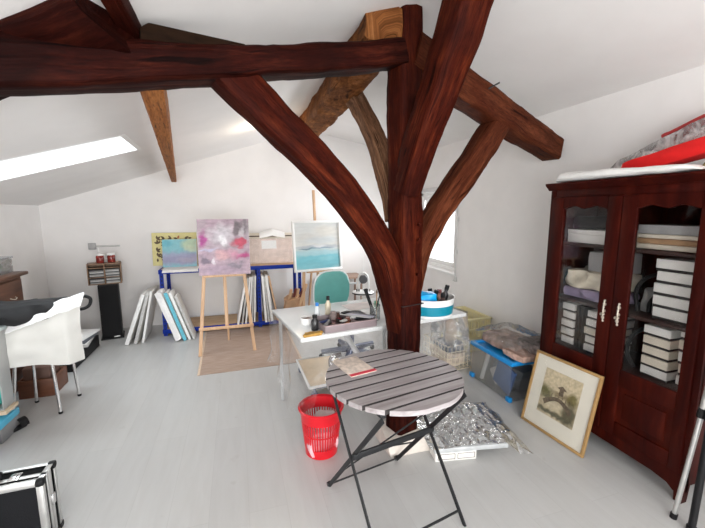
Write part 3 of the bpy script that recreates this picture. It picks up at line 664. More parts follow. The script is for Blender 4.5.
cr = empty('plastic_crate', (2.42, 3.42, 0), 'pale yellow slotted plastic crate by the right wall under the window', 'crate')
M_yel = plain('pale_yellow_plastic', (.80, .73, .44), .45, var=.04)
b = MB(); hx, hy, H_ = .15, .24, .37
b.span((-hx, -hy, 0), (hx, hy, .012))
def slotwall(x0, x1, y0, y1):
    L = max(x1 - x0, y1 - y0); along_y = (y1 - y0) > (x1 - x0)
    for z0, z1 in ((.012, .06), (.13, .16), (.23, .26), (.34, H_)): b.span((x0, y0, z0), (x1, y1, z1), .003)
    n = int(L / .028)
    for k in range(n + 1):
        f = k / n * (L - .012)
        for za, zb in ((.05, .14), (.15, .24), (.25, .35)):
            if along_y: b.span((x0 + .001, y0 + f, za), (x1 - .001, y0 + f + .012, zb))
            else: b.span((x0 + f, y0 + .001, za), (x0 + f + .012, y1 - .001, zb))
slotwall(-hx, -hx + .008, -hy, hy); slotwall(hx - .008, hx, -hy, hy); slotwall(-hx, hx, -hy, -hy + .008); slotwall(-hx, hx, hy - .008, hy)
for sx in (-1, 1):
    for sy in (-1, 1): b.box((sx * (hx - .008), sy * (hy - .008), H_ / 2), (.022, .022, H_), bev=.004)
for sx in (-1, 1): b.span((sx * hx - .012, -hy - .012, H_ - .02), (sx * hx + .012, hy + .012, H_), .004)
for sy in (-1, 1): b.span((-hx - .012, sy * hy - .012, H_ - .02), (hx + .012, sy * hy + .012, H_), .004)
b.build('crate_body', M_yel, cr)

# ------------------------------------------------------------------ carton under crinkled plastic beside the post
pk = empty('flat_carton', (1.27, 1.90, 0), 'low white carton on the floor under the crinkled plastic', 'box', rz=-.18)
MB().span((-.16, -.17, 0), (.10, .20, .06), .003).build('carton_body', M_card, pk)
q = MB()
for x in (-.145, -.02):
    for (x0, x1, z0, z1) in ((0, .11, .012, .015), (0, .11, .045, .048), (0, .003, .012, .048), (.107, .11, .012, .048)): q.span((x + x0, -.1712, z0), (x + x1, -.17, z1))
q.build('printed_outline', plain('dark_print', (.10, .08, .07), .7), pk, smooth=False)
sl = empty('framed_board', (1.27, 1.90, .062), 'grey framed board with a pale ornate edge, lying on the low carton', 'board', rz=-.18)
MB().span((-.17, -.18, 0), (.30, .25, .03), .004).build('panel', plain('silver_grey_panel', (.50, .52, .53), .35, .2, var=.15), sl)
q = MB()
for k in range(16): q.box((-.152, -.165 + k * .0265, .031), (.026, .022, .010), RZ(.4 * (-1) ** k), .003)
q.span((-.17, -.18, .028), (-.134, .25, .032)); q.build('ornate_edge', plain('cream_gesso', (.62, .56, .40), .6, var=.2, scale=60), sl)
def crumple(u, v):
    x = -.205 + .67 * u; y = -.19 + .62 * v
    e = min(1, 7 * min(u, 1 - u), 7 * min(v, 1 - v))
    k = max(0, min(1, (x - .28) / .10)); kb = max(0, min(1, (y - .24) / .06))
    k = max(k, kb)
    base = .105 * (1 - k) + .055 * k * (.25 + .75 * e)
    z = base + (.016 * mnoise.noise((x * 7, y * 7, 1)) + .034 * abs(mnoise.noise((x * 13, y * 13, 5))) + .011 * mnoise.noise((x * 34, y * 34, 2))) * (.35 + .65 * e) + .02 * k * e
    w = 1 + .05 * mnoise.noise((u * 5, v * 5, 9)); yy = y * (1 + .10 * mnoise.noise((u * 4, 3, 9)))
    return (x * w, yy, max(z, .1005 if k == 0 else .006))
o = MB().grid(90, 80, crumple).build('plastic_wrap', M_wrap, loc=(1.27, 1.90, 0), rot=(0, 0, -.18)); tag(o, 'large heap of crinkled clear plastic wrap on the floor right of the post', 'plastic wrap')

# ------------------------------------------------------------------ tripod leg standing at the right edge
tp = empty('folding_tripod', (2.03, .98, 0), 'folded aluminium and black tripod standing at the right edge before the cabinet', 'tripod')
top = Vector((.025, .0, 1.12))
def tleg(foot, m, r, name='leg'):
    foot = Vector(foot); d = (top - foot); l = MB().tube([foot + d * .015, foot + d * .55], r, 12); l.tube([foot + d * .5, foot + d], r * 1.25, 12)
    o = l.build(name, m, tp); MB().tube([foot + Vector((0, 0, .0)), foot + d * .025], r * 1.35, 12).build('rubber_foot', M_black, o)
    MB().tube([foot + d * .49, foot + d * .53], r * 1.6, 12).build('clamp', M_black, o)
tleg((-.035, .07, 0), M_alu, .011); tleg((-.045, -.01, 0), M_black, .015); tleg((.06, -.09, 0), M_black, .013)
h = MB().lathe([(.03, 0), (.035, .02), (.03, .05), (.012, .06), (.012, .12)], 16, top); h.box(top + Vector((0, 0, .13)), (.07, .07, .02), bev=.005); h.build('tripod_head', M_black, tp)

# ------------------------------------------------------------------ round folding table and the red basket
M_slat = wood('weathered_grey_slats', [(.25, (.22, .19, .19)), (.55, (.36, .33, .335)), (.8, (.48, .46, .47))], .42, (2.5, 34, 34), 'Object', .25)
tb = empty('folding_table', (.70, 1.545, 0), 'round grey slatted bistro table on thin black folding legs in the foreground', 'table', rz=math.radians(10.7))
TR, TZ = .330, .71
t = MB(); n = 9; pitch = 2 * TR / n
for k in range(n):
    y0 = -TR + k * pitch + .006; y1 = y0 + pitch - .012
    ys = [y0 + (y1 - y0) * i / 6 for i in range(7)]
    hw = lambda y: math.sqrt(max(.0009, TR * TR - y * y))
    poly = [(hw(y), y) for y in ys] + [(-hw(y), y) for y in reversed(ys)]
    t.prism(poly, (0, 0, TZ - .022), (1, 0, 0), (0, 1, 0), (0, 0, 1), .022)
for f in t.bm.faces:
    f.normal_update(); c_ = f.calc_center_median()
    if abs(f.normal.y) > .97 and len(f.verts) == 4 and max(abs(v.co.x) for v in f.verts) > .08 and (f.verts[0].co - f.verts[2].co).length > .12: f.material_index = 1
t.build('tabletop', [M_slat, plain('shaded_slat_edge', (.035, .03, .03), .8)], tb, smooth=False)  # long slat sides coloured dark to paint the shade in the gaps
u = MB()
for x in (-.215, .215): u.span((x - .012, -TR * .74, TZ - .040), (x + .012, TR * .74, TZ - .023), .002)
u.build('top_rail', M_iron, tb)
def flat_leg(a, b, w=.011, d=.0045):
    return MB().sweep([a, b], w * 2, d * 2, (1, 0, 0), res=.2, jit=0, ch=.3)
for x in (-.225, .225):
    L_ = flat_leg((x, -.25, TZ - .043), (x, .275, 0)).build('leg', M_iron, tb); MB().lathe([(.012, -.012), (.014, 0), (.012, .012)], 12, (x, .272, .013), M=RY(PI / 2)).build('foot_cap', M_iron, L_)
for x in (-.238, .238): flat_leg((x, .245, TZ - .043), (x, -.275, 0)).build('leg', M_iron, tb)
def bar(name, a, b, r=.006): MB().tube([a, b], r, 8).build(name, M_iron, tb)
def on(a, b, f): return Vector(a).lerp(Vector(b), f)
bar('stretcher', (-.225, .26, .02), (.225, .26, .02), .005)
bar('stretcher', (-.225, .05, .29), (.225, .05, .29), .004)
q = MB().span((-.24, -.035, .355), (.24, -.023, .385), .002); q.build('stretcher', M_iron, tb)
bar('stretcher', (-.238, -.235, .055), (.238, -.235, .055), .006)
bar('locking_rod', (-.225, .16, .15), (.06, -.19, .60), .004); bar('locking_rod', (-.225, -.02, .385), (.225, .13, .20), .004)
# booklet on the table
bk = empty('paper_booklet', (.543, 1.692, TZ + .0005), 'cream folded paper booklet with a red edge lying on the grey slatted table', 'booklet', rz=math.radians(12))
MB().span((-.073, -.105, 0), (.073, .105, .005), .001).build('pages', plain('printed_cream_paper', (.62, .53, .46), .7, var=.25, scale=40), bk)
MB().span((-.073, -.105, .0052), (.073, -.082, .0062)).build('red_edge', plain('red_paper', (.62, .03, .06), .6), bk)

rb = empty('waste_basket', (.455, 2.085, 0), 'bright red slotted plastic waste basket beside the round table', 'basket')
b = MB(); R0, R1, HB = .10, .132, .30
def rr(z): return R0 + (R1 - R0) * z / HB
def band(z0, z1, th=.004):
    N = 48; ring = lambda r, z: [b.bm.verts.new((r * math.cos(2 * PI * k / N), r * math.sin(2 * PI * k / N), z)) for k in range(N)]
    b.ring_skin([ring(rr(z0), z0), ring(rr(z1), z1), ring(rr(z1) - th, z1), ring(rr(z0) - th, z0), ], False)
    b.ring_skin([ring(rr(z0) - th, z0), ring(rr(z0), z0)], False)
band(0, .055); band(.225, HB - .004); band(.140, .148)
b.lathe([(rr(.01) - .003, .008), (.001, .008)], 40, caps=False)
b.lathe([(R1 - .005, HB - .006), (R1 + .008, HB - .010), (R1 + .011, HB), (R1 + .004, HB + .006), (R1 - .006, HB + .002)], 48, caps=False)
for k in range(44):
    a = 2 * PI * k / 44; c_, s_n = math.cos(a), math.sin(a)
    w = .0042
    q = []
    for z in (.05, .23):
        for dr in (0, -.004):
            for sg in (-1, 1): q.append(b.bm.verts.new(((rr(z) + dr) * c_ - sg * w * s_n, (rr(z) + dr) * s_n + sg * w * c_, z)))
    for f in ((0, 1, 5, 4), (2, 6, 7, 3), (0, 4, 6, 2), (1, 3, 7, 5)): b.bm.faces.new([q[i] for i in f])
b.build('basket_body', M_red, rb, ang=60)
o = MB().lump((0, 0, 0), (.19, .19, .16), .35, 12, 51, 9, .6).build('crumpled_paper', plain('pink_tissue', (.70, .42, .46), .8, var=.3, scale=14), loc=(.455, 2.085, .083)); tag(o, 'crumpled pink tissue paper inside the red waste basket', 'paper')
o = MB().lump((0, 0, 0), (.13, .11, .09), .4, 14, 53, 8, .6).build('crumpled_paper', plain('white_tissue', (.76, .70, .68), .8, var=.1), loc=(.48, 2.10, .20)); tag(o, 'crumpled whitish paper on top in the red waste basket', 'paper')

# ------------------------------------------------------------------ white desk, its cover and what lies on it
DZ = .74; da = math.atan2(.14, .99)
dk = empty('desk', (.34, 2.10, 0), 'white desk behind the timber post covered with painting tools', 'desk', rz=da)
DL, DW = 1.30, .73
MB().span((0, 0, DZ - .028), (DL, DW, DZ), .006).build('desktop', plain('white_laminate', (.80, .82, .82), .22, var=.015), dk)
M_navy = plain('slate_blue_metal', (.055, .07, .13), .4, .3)
M_lgrey = plain('light_grey_metal', (.56, .57, .58), .4, .2)
for x, y in ((.05, DW - .05), (DL - .05, DW - .05), (.66, .13)):
    MB().box((x, y, (DZ - .028) / 2), (.022, .022, DZ - .028), bev=.004).build('leg', M_lgrey, dk)
MB().tube([(.70, .16, .10), (.46, .62, DZ - .05)], .022, 10).build('diagonal_brace', M_lgrey, dk)
MB().span((.05, DW - .065, DZ - .09), (DL - .05, DW - .045, DZ - .029)).build('back_rail', M_lgrey, dk)
# clear sheet hanging over three edges
path = [(-.004, DW), (-.006, -.006), (DL + .006, -.006), (DL + .006, DW)]
def along(f):
    Ls = [DW, DL, DW]; x = f * sum(Ls)
    for i, L in enumerate(Ls):
        if x <= L or i == 2:
            a, b_ = Vector((*path[i], 0)), Vector((*path[i + 1], 0)); d = (b_ - a).normalized(); return a + d * min(x, L), Vector((d.y, -d.x, 0)) * (1 if True else 0)
        x -= L
def drape(u, v):
    p, nrm = along(u); h = .30 + .12 * mnoise.noise((u * 6, 0, 4)) + (.1 if u < .3 else 0)
    rip = .028 * v * math.sin(u * 60 + 2 * mnoise.noise((u * 9, v, 0))) + .05 * v * mnoise.noise((u * 8, v * 2, 7)) + .02 * v
    q = p + nrm * (.012 + max(-.005, rip)); return (q.x, q.y, DZ + .004 - h * v)
o = MB().grid(120, 14, drape).build('table_cover', M_sheet, loc=(.34, 2.10, 0), rot=(0, 0, da)); tag(o, 'clear plastic sheet hanging over the edges of the white desk', 'cover')
DM = Matrix.Translation((.34, 2.10, 0)) @ Matrix.Rotation(da, 4, 'Z')
def onDesk(px, py, dz=0.0): return DM @ Vector((px, py, DZ + .0008 + dz))
def dloc(x, y): v = DM.inverted() @ Vector((x, y, 0)); return v.x, v.y
def dput(name, label, cat, mb, m, x, y, z=0.0, rz=0.0, group=None):
    o = mb.build(name, m, loc=(x, y, DZ + .0012 + z), rot=(0, 0, rz)); return tag(o, label, cat, group)
tr = empty('paint_tray', (.665, 2.29, DZ + .001), 'grey-mauve plastic tray full of paint tubes on the white desk', 'tray', rz=da)
tw, td, th = .37, .25, .045
b = MB().span((-tw / 2, -td / 2, 0), (tw / 2, td / 2, .004))
for (x0, x1, y0, y1) in ((-tw / 2, tw / 2, -td / 2, -td / 2 + .005), (-tw / 2, tw / 2, td / 2 - .005, td / 2), (-tw / 2, -tw / 2 + .005, -td / 2, td / 2), (tw / 2 - .005, tw / 2, -td / 2, td / 2), (.045, .049, -td / 2, td / 2)): b.span((x0, y0, .003), (x1, y1, th), .0015)
b.build('tray_body', plain('mauve_grey_plastic', (.25, .20, .21), .45, var=.1), tr)
MB().span((-tw / 2 - .006, -td / 2 - .006, th), (tw / 2 + .006, -td / 2 + .006, th + .004), .001).build('rim', plain('mauve_rim', (.42, .30, .31), .4), tr)
TM = Matrix.Translation((.665, 2.29, DZ + .005)) @ Matrix.Rotation(da, 4, 'Z')
def tput(name, label, cat, mb, m, x, y, z=0.0, rz=0.0, group=None):
    p = TM @ Vector((x, y, z)); o = mb.build(name, m, loc=p, rot=(0, 0, da + rz)); return tag(o, label, cat, group)
def paint_tube(L=.11, r=.013):
    rings = []; mb = MB(); n = 14
    for f in [0, .1, .4, .8, 1]:
        x = L * f; a = r * (1.25 - .25 * f); c_ = r * (.12 + .88 * f ** .6)
        rings.append([mb.bm.verts.new((x, a * math.cos(2 * PI * k / n), r + c_ * math.sin(2 * PI * k / n))) for k in range(n)])
    mb.ring_skin(rings, True); return mb
def pt(label, colr, cap, x, y, rz, z=0.0, L=.11):
    o = tput('paint_tube', label, 'paint tube', paint_tube(L), plain('tube_' + '_'.join('%02d' % int(c * 99) for c in colr), colr, .35, .2, var=.25, scale=60), x, y, z, rz, 'paint tubes in the tray')
    c = MB().tube([(L, 0, .013), (L + .006, 0, .013), (L + .006, 0, .013), (L + .022, 0, .013)], [.006, .006, .009, .010], 12); c.build('cap', plain('cap_' + '_'.join('%02d' % int(c * 99) for c in cap), cap, .4), o); return o
pt('brown paint tube along the front wall of the tray', (.30, .10, .04), (.02, .02, .02), -.15, -.095, .05)
pt('orange-brown paint tube at the front of the tray, beside the brown one', (.55, .20, .05), (.6, .55, .5), -.09, -.07, .2)
pt('grey paint tube lying across the left compartment of the tray', (.30, .30, .31), (.02, .02, .02), -.15, -.03, .9)
pt('mauve-brown paint tube in the middle of the left tray compartment', (.25, .14, .15), (.03, .02, .02), -.08, -.03, 1.3)
pt('white paint tube behind the brown tubes in the tray', (.72, .72, .70), (.6, .6, .6), -.04, -.04, .35, .02)
pt('dark blue paint tube at the back left of the tray', (.05, .07, .2), (.02, .02, .02), -.16, .06, .15)
pt('dark red paint tube near the back wall of the tray', (.24, .03, .04), (.02, .02, .02), -.10, .085, -.2, .0)
pt('black paint tube by the divider of the tray', (.03, .03, .03), (.4, .4, .4), -.02, .02, 1.6, .0, .08)
def pot(r, h): return MB().lathe([(r * .9, 0), (r, .004), (r, h * .7), (r * .8, h * .78), (r * .84, h * .8), (r * .84, h), (.001, h)], 20)
tput('paint_pot', 'dark brown paint pot at the back of the tray', 'pot', pot(.022, .06), plain('umber_pot', (.07, .035, .025), .35), -.01, .09, 0, 0)
tput('paint_pot', 'greyish paint pot at the back of the tray next to the dark brown one', 'pot', pot(.023, .055), plain('taupe_pot', (.20, .16, .15), .35), -.06, .045, .028, 0)
tput('paint_pot', 'reddish brown paint pot in the middle of the tray', 'pot', pot(.02, .05), plain('sienna_pot', (.18, .07, .05), .35), .02, -.02, .0, 0)
for k, (m, lab) in enumerate(((M_lgrey, 'light grey ruler lying diagonally over the right half of the tray'), (plain('lilac_grey', (.58, .58, .70), .4), 'lilac-grey flat strip beside the light grey ruler on the tray'), (plain('dull_slate', (.16, .16, .20), .4), 'dark slate strip nearest the jar, across the tray'))):
    tput('ruler', lab, 'ruler', MB().box((0, 0, .002), (.24, .026, .004), bev=.001), m, .085 + k * .024, .005 + k * .012, th - .003, math.radians(-48))
tput('cloth_pouch', 'grey crumpled pouch at the back right corner of the tray', 'pouch', MB().lump((0, 0, 0), (.09, .09, .05), .3, 22, 61, 8, .5), plain('grey_mottle', (.12, .12, .13), .8, var=.8, scale=70), .135, .085, .024)
tput('smartphone', 'small black phone lying on the back edge of the tray', 'phone', MB().box((0, 0, .004), (.07, .035, .008), bev=.003), M_black, .06, .10, th + .0, .5)
def bottle(r, h, neck, capm, bodym, name, label, x, y, rz=0):
    o = MB().lathe([(r * .9, 0), (r, .004), (r, h * .62), (r * .5, h * .78), (neck, h * .8), (neck, h * .86), (.001, h * .86)], 20).build(name, bodym, loc=(x, y, DZ + .0012)); tag(o, label, 'bottle')
    MB().lathe([(neck * 1.35, h * .82), (neck * 1.35, h * .99), (neck * 1.1, h), (.001, h)], 18).build('cap', capm, o); return o
bottle(.019, .125, .009, plain('bright_blue_cap', (.02, .20, .60), .35), plain('pale_bottle', (.70, .74, .76), .3), 'paint_bottle', 'small pale bottle with a bright blue cap behind the paint tray', .515, 2.445)
bottle(.021, .16, .009, M_black, plain('cream_bottle', (.62, .55, .42), .35, var=.2), 'paint_bottle', 'cream bottle with a black cap standing behind the paint tray', .60, 2.47)
o = bottle(.024, .10, .012, M_black, plain('black_ink_bottle', (.02, .02, .022), .3), 'ink_bottle', 'short black ink bottle left of the paint tray', .455, 2.235)
cp = empty('paint_cup', (.425, 2.36, DZ + .0012), 'white cup with dried brown paint on the left corner of the desk', 'cup')
MB().lathe([(.032, 0), (.036, .003), (.042, .052), (.039, .052), (.034, .006), (.001, .005)], 28).build('cup_body', M_whiteplastic, cp)
MB().lathe([(.0375, .040), (.001, .041)], 24, caps=False).build('dried_paint', plain('dry_brown_paint', (.22, .12, .07), .7, var=.7, scale=60), cp)
dput('paint_rag', 'ochre stained rag on the front left corner of the desk', 'rag', MB().lump((0, 0, 0), (.14, .055, .018), .35, 26, 64, 9, .4), plain('ochre_rag', (.48, .27, .06), .8, var=.3, scale=30), .425, 2.145, .007, .15)
dput('palette_lid', 'white plastic lid lying beside the ink bottle on the desk', 'lid', MB().lathe([(.028, 0), (.03, .004), (.024, .008), (.001, .008)], 24), M_whiteplastic, .455, 2.17)
jr = empty('brush_jar', (.905, 2.33, DZ + .0012), 'clear jar with brushes between the paint tray and the post', 'jar')
MB().lathe([(.034, 0), (.037, .004), (.037, .11), (.0355, .11), (.0335, .008), (.001, .007)], 28).build('jar_body', clear('jar_glass', (.93, .95, .95), .8, .08, .12), jr)
def stick(name, label, cat, a, b_, r, m, tipm=None):
    a, b_ = Vector(a), Vector(b_); mb = MB().tube([a - a, b_ - a], r, 10); o = mb.build(name, m, loc=a); tag(o, label, cat)
    if tipm: d = (b_ - a); MB().tube([d, d * 1.04, d * 1.18], [r[-1] if isinstance(r, list) else r, (r[-1] if isinstance(r, list) else r) * 1.5, .001], 10).build('tip', tipm, o)
    return o
bz = DZ + .012
stick('marker_pen', 'thick black marker sticking up from the brush jar', 'pen', (.91, 2.335, bz), (.855, 2.40, bz + .20), [.010, .013], M_black)
stick('paint_brush', 'thin dark brush leaning right in the brush jar', 'brush', (.895, 2.33, bz), (.955, 2.37, bz + .15), [.003, .004], M_black, plain('bristle', (.25, .16, .09), .8))
stick('paint_brush', 'wooden brush leaning towards the post in the brush jar', 'brush', (.91, 2.32, bz), (.945, 2.40, bz + .16), [.003, .005], M_beech, plain('bristle', (.25, .16, .09), .8))
dput('green_jar', 'small green capped jar on the desk close behind the post', 'jar', pot(.022, .055), plain('green_jar', (.05, .32, .18), .35), 1.03, 2.62)
dput('paper_sheet', 'white paper sheet with pink marks near the back edge of the desk', 'paper', MB().span((-.13, -.09, 0), (.13, .09, .001)), plain('marked_paper', (.80, .74, .72), .7, var=.12, scale=9), .93, 2.72, 0, .2)

# teal-banded tub with bottles
tu = empty('round_tub', (1.345, 2.36, DZ + .0012), 'round white tub with a wide teal band at the right end of the desk', 'tub')
MB().lathe([(.16, 0), (.17, .004), (.186, .135), (.190, .138), (.184, .138), (.165, .006), (.001, .005)], 48).build('tub_body', M_whiteplastic, tu)
MB().lathe([(.1730, .022), (.1740, .022), (.1822, .090), (.1812, .090), (.1730, .022)], 48, caps=False).build('teal_band', plain('teal_band', (.0, .22, .32), .4, var=.03), tu)
tz = DZ + .0072
o = MB().lump((0, 0, 0), (.15, .14, .12), .3, 14, 71, 9, .5).build('blue_bag', plain('azure_plastic', (.0, .36, .80), .4, var=.1), loc=(1.285, 2.31, tz + .115)); tag(o, 'bright azure plastic bag in the teal-banded tub next to the post', 'bag')
cols = [((.03, .07, .05), 'dark green'), ((.10, .05, .04), 'dark brown'), ((.52, .30, .24), 'salmon pink'), ((.03, .03, .035), 'black'), ((.22, .12, .08), 'rust brown'), ((.20, .22, .22), 'grey')]
spots = [(1.365, 2.35, .175), (1.42, 2.29, .16), (1.44, 2.35, .17), (1.465, 2.39, .20), (1.41, 2.40, .165), (1.365, 2.28, .15)]
for (c_, nm), (x, y, h) in zip(cols, spots):
    o = MB().lathe([(.022, 0), (.027, .004), (.027, h * .66), (.011, h * .78), (.011, h * .8), (.015, h * .8), (.015, h), (.001, h)], 16).build('paint_bottle', plain('bottle_' + nm.replace(' ', '_'), c_, .4, var=.4, scale=30), loc=(x, y, tz), rot=(random.uniform(-.2, .2), random.uniform(-.2, .2), 0))
    tag(o, nm + ' paint bottle standing in the teal-banded tub', 'bottle', 'bottles in the tub')
    MB().lathe([(.0165, h * .86), (.0165, h + .004), (.001, h + .004)], 14).build('cap', M_black if nm != 'salmon pink' else plain('dark_red_cap', (.15, .03, .03), .4), o)

# low wheeled platform under the desk
st = empty('wheeled_platform', (.675, 2.99, 0), 'low beige wheeled platform with a white rim on the floor under the desk', 'platform', rz=.0)
MB().prism([(-.17, -.29), (.13, -.26), (.215, .29), (-.18, .27)], (0, 0, .10), (1, 0, 0), (0, 1, 0), (0, 0, 1), .014).build('board', plain('beige_board', (.62, .47, .31), .5, var=.12, scale=4), st)
MB().tube([(-.175, -.297, .112), (.135, -.267, .112), (.22, .297, .112), (-.187, .277, .112), (-.175, -.297, .112)], .012, 8).build('rim', M_whiteplastic, st)
for x0, y0, x1, y1 in ((-.12, -.25, .10, -.23), (-.14, .24, .18, .26)): MB().tube([(x0, y0, .085), (x1, y1, .085)], .014, 8).build('cross_bar', M_navy, st)
M_grip = plain('dark_brown_grip', (.05, .03, .025), .5)
for x, y in ((-.13, -.26), (.11, -.24), (-.15, .24), (.18, .26)):
    c_ = MB().lathe([(.012, -.014), (.030, -.012), (.030, .012), (.012, .014)], 14, (x, y, .030), M=RX(PI / 2)); c_.tube([(x, y, .05), (x, y, .095)], .012, 8); c_.build('caster', M_navy, st)
MB().tube([(.08, .02, .125), (.085, .05, .17), (.12, .08, .19), (.19, .11, .185)], .022, 10, smooth=4).build('handle', M_grip, st)

# teal chair behind the desk
ch = empty('office_chair', (1.08, 3.44, 0), 'teal upholstered chair with a rounded white-edged back behind the desk', 'chair', rz=.15)
def padback(th):
    n = 28; poly = []
    for k in range(n):
        a = 2 * PI * k / n; c_, s_n = math.cos(a), math.sin(a)
        poly.append((.205 * math.copysign(abs(c_) ** .62, c_), .225 * math.copysign(abs(s_n) ** .75, s_n)))
    return poly
bk_ = MB().prism(padback(0), (-.055, .36, .63), (1, 0, 0), (0, -.10, .995), (0, 1, 0), .045)
bmesh.ops.bevel(bk_.bm, geom=[e for e in bk_.bm.edges if abs((e.verts[0].co - e.verts[1].co).y) < .04], offset=.014, segments=3, affect='EDGES', profile=.5)
bk_.build('backrest', M_teal, ch)
MB().tube([(p[0] * 1.015 - .055, .385 - p[1] * .1, .63 + p[1] * 1.015) for p in padback(0) + padback(0)[:1]], .011, 8).build('back_edge', M_whiteplastic, ch)
MB().lump((0, .06, .45), (.42, .42, .08), .03, 5, 2, 9, .25).build('seat', M_teal, ch)
MB().span((-.08, .41, .38), (-.03, .43, .64), .006).build('back_support', M_black, ch)
MB().tube([(0, 0, .08), (0, 0, .42)], [.03, .022], 14).build('column', M_navy, ch)
for k in range(5):
    a = 2 * PI * k / 5 + .3; p = Vector((math.cos(a), math.sin(a), 0))
    l = MB().tube([Vector((0, 0, .10)), Vector((0, 0, .075)) + p * .31], [.036, .024], 10).build('leg', M_navy, ch)
    MB().lathe([(.022, -.014), (.026, -.008), (.026, .008), (.022, .014)], 14, Vector((0, 0, .030)) + p * .31, M=RX(PI / 2)).build('caster', M_black, l)
MB().tube([(-.055, .42, .40), (-.03, .2, .39), (0, 0, .40)], .018, 8, smooth=4).build('support_arm', M_black, ch)

# white stand with round head
ws = empty('floor_stand', (1.56, 4.45, 0), 'white stand with a round dark grey head over an oval plate, behind the desk', 'stand', rz=-.3)
M_stw = M_whiteplastic
MB().tube([(0, 0, .03), (0, 0, .42)], .018, 12).build('pole', M_stw, ws)
MB().lathe([(.15, 0), (.15, .012), (.04, .03), (.001, .031)], 32).build('base', M_stw, ws)
p = MB(); p.lathe([(.10, .41), (.14, .425), (.145, .44), (.13, .455), (.001, .46)], 36, M=Matrix.Diagonal((1, .8, 1))); p.build('plate', M_stw, ws)
MB().lathe([(.143, .422), (.149, .432), (.146, .44)], 36, M=Matrix.Diagonal((1, .8, 1)), caps=False).build('plate_edge', M_black, ws)
MB().tube([(-.065, 0, .45), (-.068, 0, .58), (-.05, 0, .665), (0, 0, .695), (.05, 0, .665), (.068, 0, .58), (.065, 0, .45)], .014, 10, smooth=6).build('arch', M_stw, ws)
MB().tube([(0, .01, .45), (0, .01, .62)], .012, 10).build('stem', M_stw, ws)
hd = MB().lathe([(.048, -.02), (.056, -.012), (.056, .012), (.048, .02)], 28, (0, -.012, .615), M=RX(PI / 2)); hd.build('head', plain('graphite', (.10, .10, .11), .5), ws)
for x in (-.085, -.055, .055, .085): MB().tube([(x, -.03, .452), (x, -.03, .49)], .007, 8).build('peg', M_black, ws)
MB().tube([(0, .015, .69), (0, .015, .93)], .005, 6).build('rod', M_stw, ws)
# little table against the back wall
lt = empty('side_table', (1.50, 5.05, 0), 'small low brown table against the back wall behind the teal chair', 'table')
MB().span((-.30, -.17, .545), (.22, .17, .57), .003).build('table_top', plain('brown_board', (.30, .20, .15), .6), lt)
MB().span((-.28, -.16, .46), (.20, -.145, .49), .003).build('rail', M_lgrey, lt)
for x in (-.27, .19):
    for y in (-.15, .15): MB().span((x - .015, y - .012, 0), (x + .015, y + .012, .545), .003).build('leg', plain('brown_board', (.30, .20, .15), .6), lt)

# ------------------------------------------------------------------ rug, easels, paintings
def rug_mat():
    m, ns, ls, b = new_mat('woven_rug'); b.inputs['Roughness'].default_value = .9
    v = coords(ns, ls); w = node(ns, 'ShaderNodeTexWave', i_Scale=22.0, i_Distortion=1.0, i_Detail=1.0); w.bands_direction = 'Y'; ls.new(v, w.inputs['Vector'])
    v2 = coords(ns, ls, (6, 60, 1)); nz = node(ns, 'ShaderNodeTexNoise', i_Scale=1.0, i_Detail=4.0); ls.new(v2, nz.inputs['Vector'])
    r = ramp(ns, [(.3, (.36, .25, .19)), (.7, (.50, .38, .31))]); ls.new(nz.outputs['Fac'], r.inputs['Fac'])
    mx = node(ns, 'ShaderNodeMix', data_type='RGBA', blend_type='MULTIPLY'); mx.inputs['Factor'].default_value = .25
    ls.new(r.outputs['Color'], mx.inputs['A']); ls.new(w.outputs['Color'], mx.inputs['B']); ls.new(mx.outputs['Result'], b.inputs['Base Color'])
    bp = node(ns, 'ShaderNodeBump', i_Strength=.4, i_Distance=.004); ls.new(w.outputs['Fac'], bp.inputs['Height']); ls.new(bp.outputs['Normal'], b.inputs['Normal'])
    return m
rg = empty('woven_rug', (.06, 4.12, 0), 'flat beige woven rug under the easel with the pink painting', 'rug', rz=.02)
MB().grid(24, 30, lambda u, v: (-.47 + .98 * u, -.66 + 1.32 * v, .006 + .0015 * mnoise.noise((u * 6, v * 6, 0))), thick=.005).build('woven_field', rug_mat(), rg)
for x in (-.47, .495): MB().span((x - .004, -.66, .0015), (x + .018, .66, .0092), .001).build('bound_edge', plain('rug_binding', (.58, .45, .34), .9, var=.1, scale=60), rg)

def easel(name, loc, rz, label, spread0, spread1, top, ledge, ledge_w, mast_top, lean):
    e = empty(name, loc, label, 'easel', rz=rz)
    yb = lambda z: lean * z
    for s in (-1, 1):
        MB().sweep([(s * spread0, 0, 0), (s * spread1, yb(top), top)], .034, .02, (0, 1, 0), res=.2, jit=0, ch=.2).build('leg', M_beech, e)
    MB().sweep([(0, .43, 0), (0, yb(top) + .03, top - .06)], .034, .02, (1, 0, 0), res=.2, jit=0, ch=.2).build('rear_leg', M_beech, e)
    MB().sweep([(0, yb(.30) + .012, .26), (0, yb(mast_top) + .012, mast_top)], .032, .02, (0, 1, 0), res=.2, jit=0, ch=.2).build('mast', M_beech, e)
    w = spread0 + (spread1 - spread0) * .285 / top
    MB().box((0, yb(.285) - .012, .285), (2 * w + .05, .018, .032), bev=.003).build('crossbar', M_beech, e)
    MB().box((0, yb(ledge) - .035, ledge), (ledge_w, .06, .02), bev=.003).build('ledge', M_beech, e)
    MB().box((0, yb(top - .05) + .005, top - .05), (2 * spread1 + .05, .018, .03), bev=.003).build('top_bar', M_beech, e)
    return e
EX, EY = -.14, 3.93
easel('studio_easel', (EX, EY, 0), 0, 'light beech easel standing on the beige rug, holding the pink painting', .275, .15, 1.38, .835, .40, 1.40, .10)
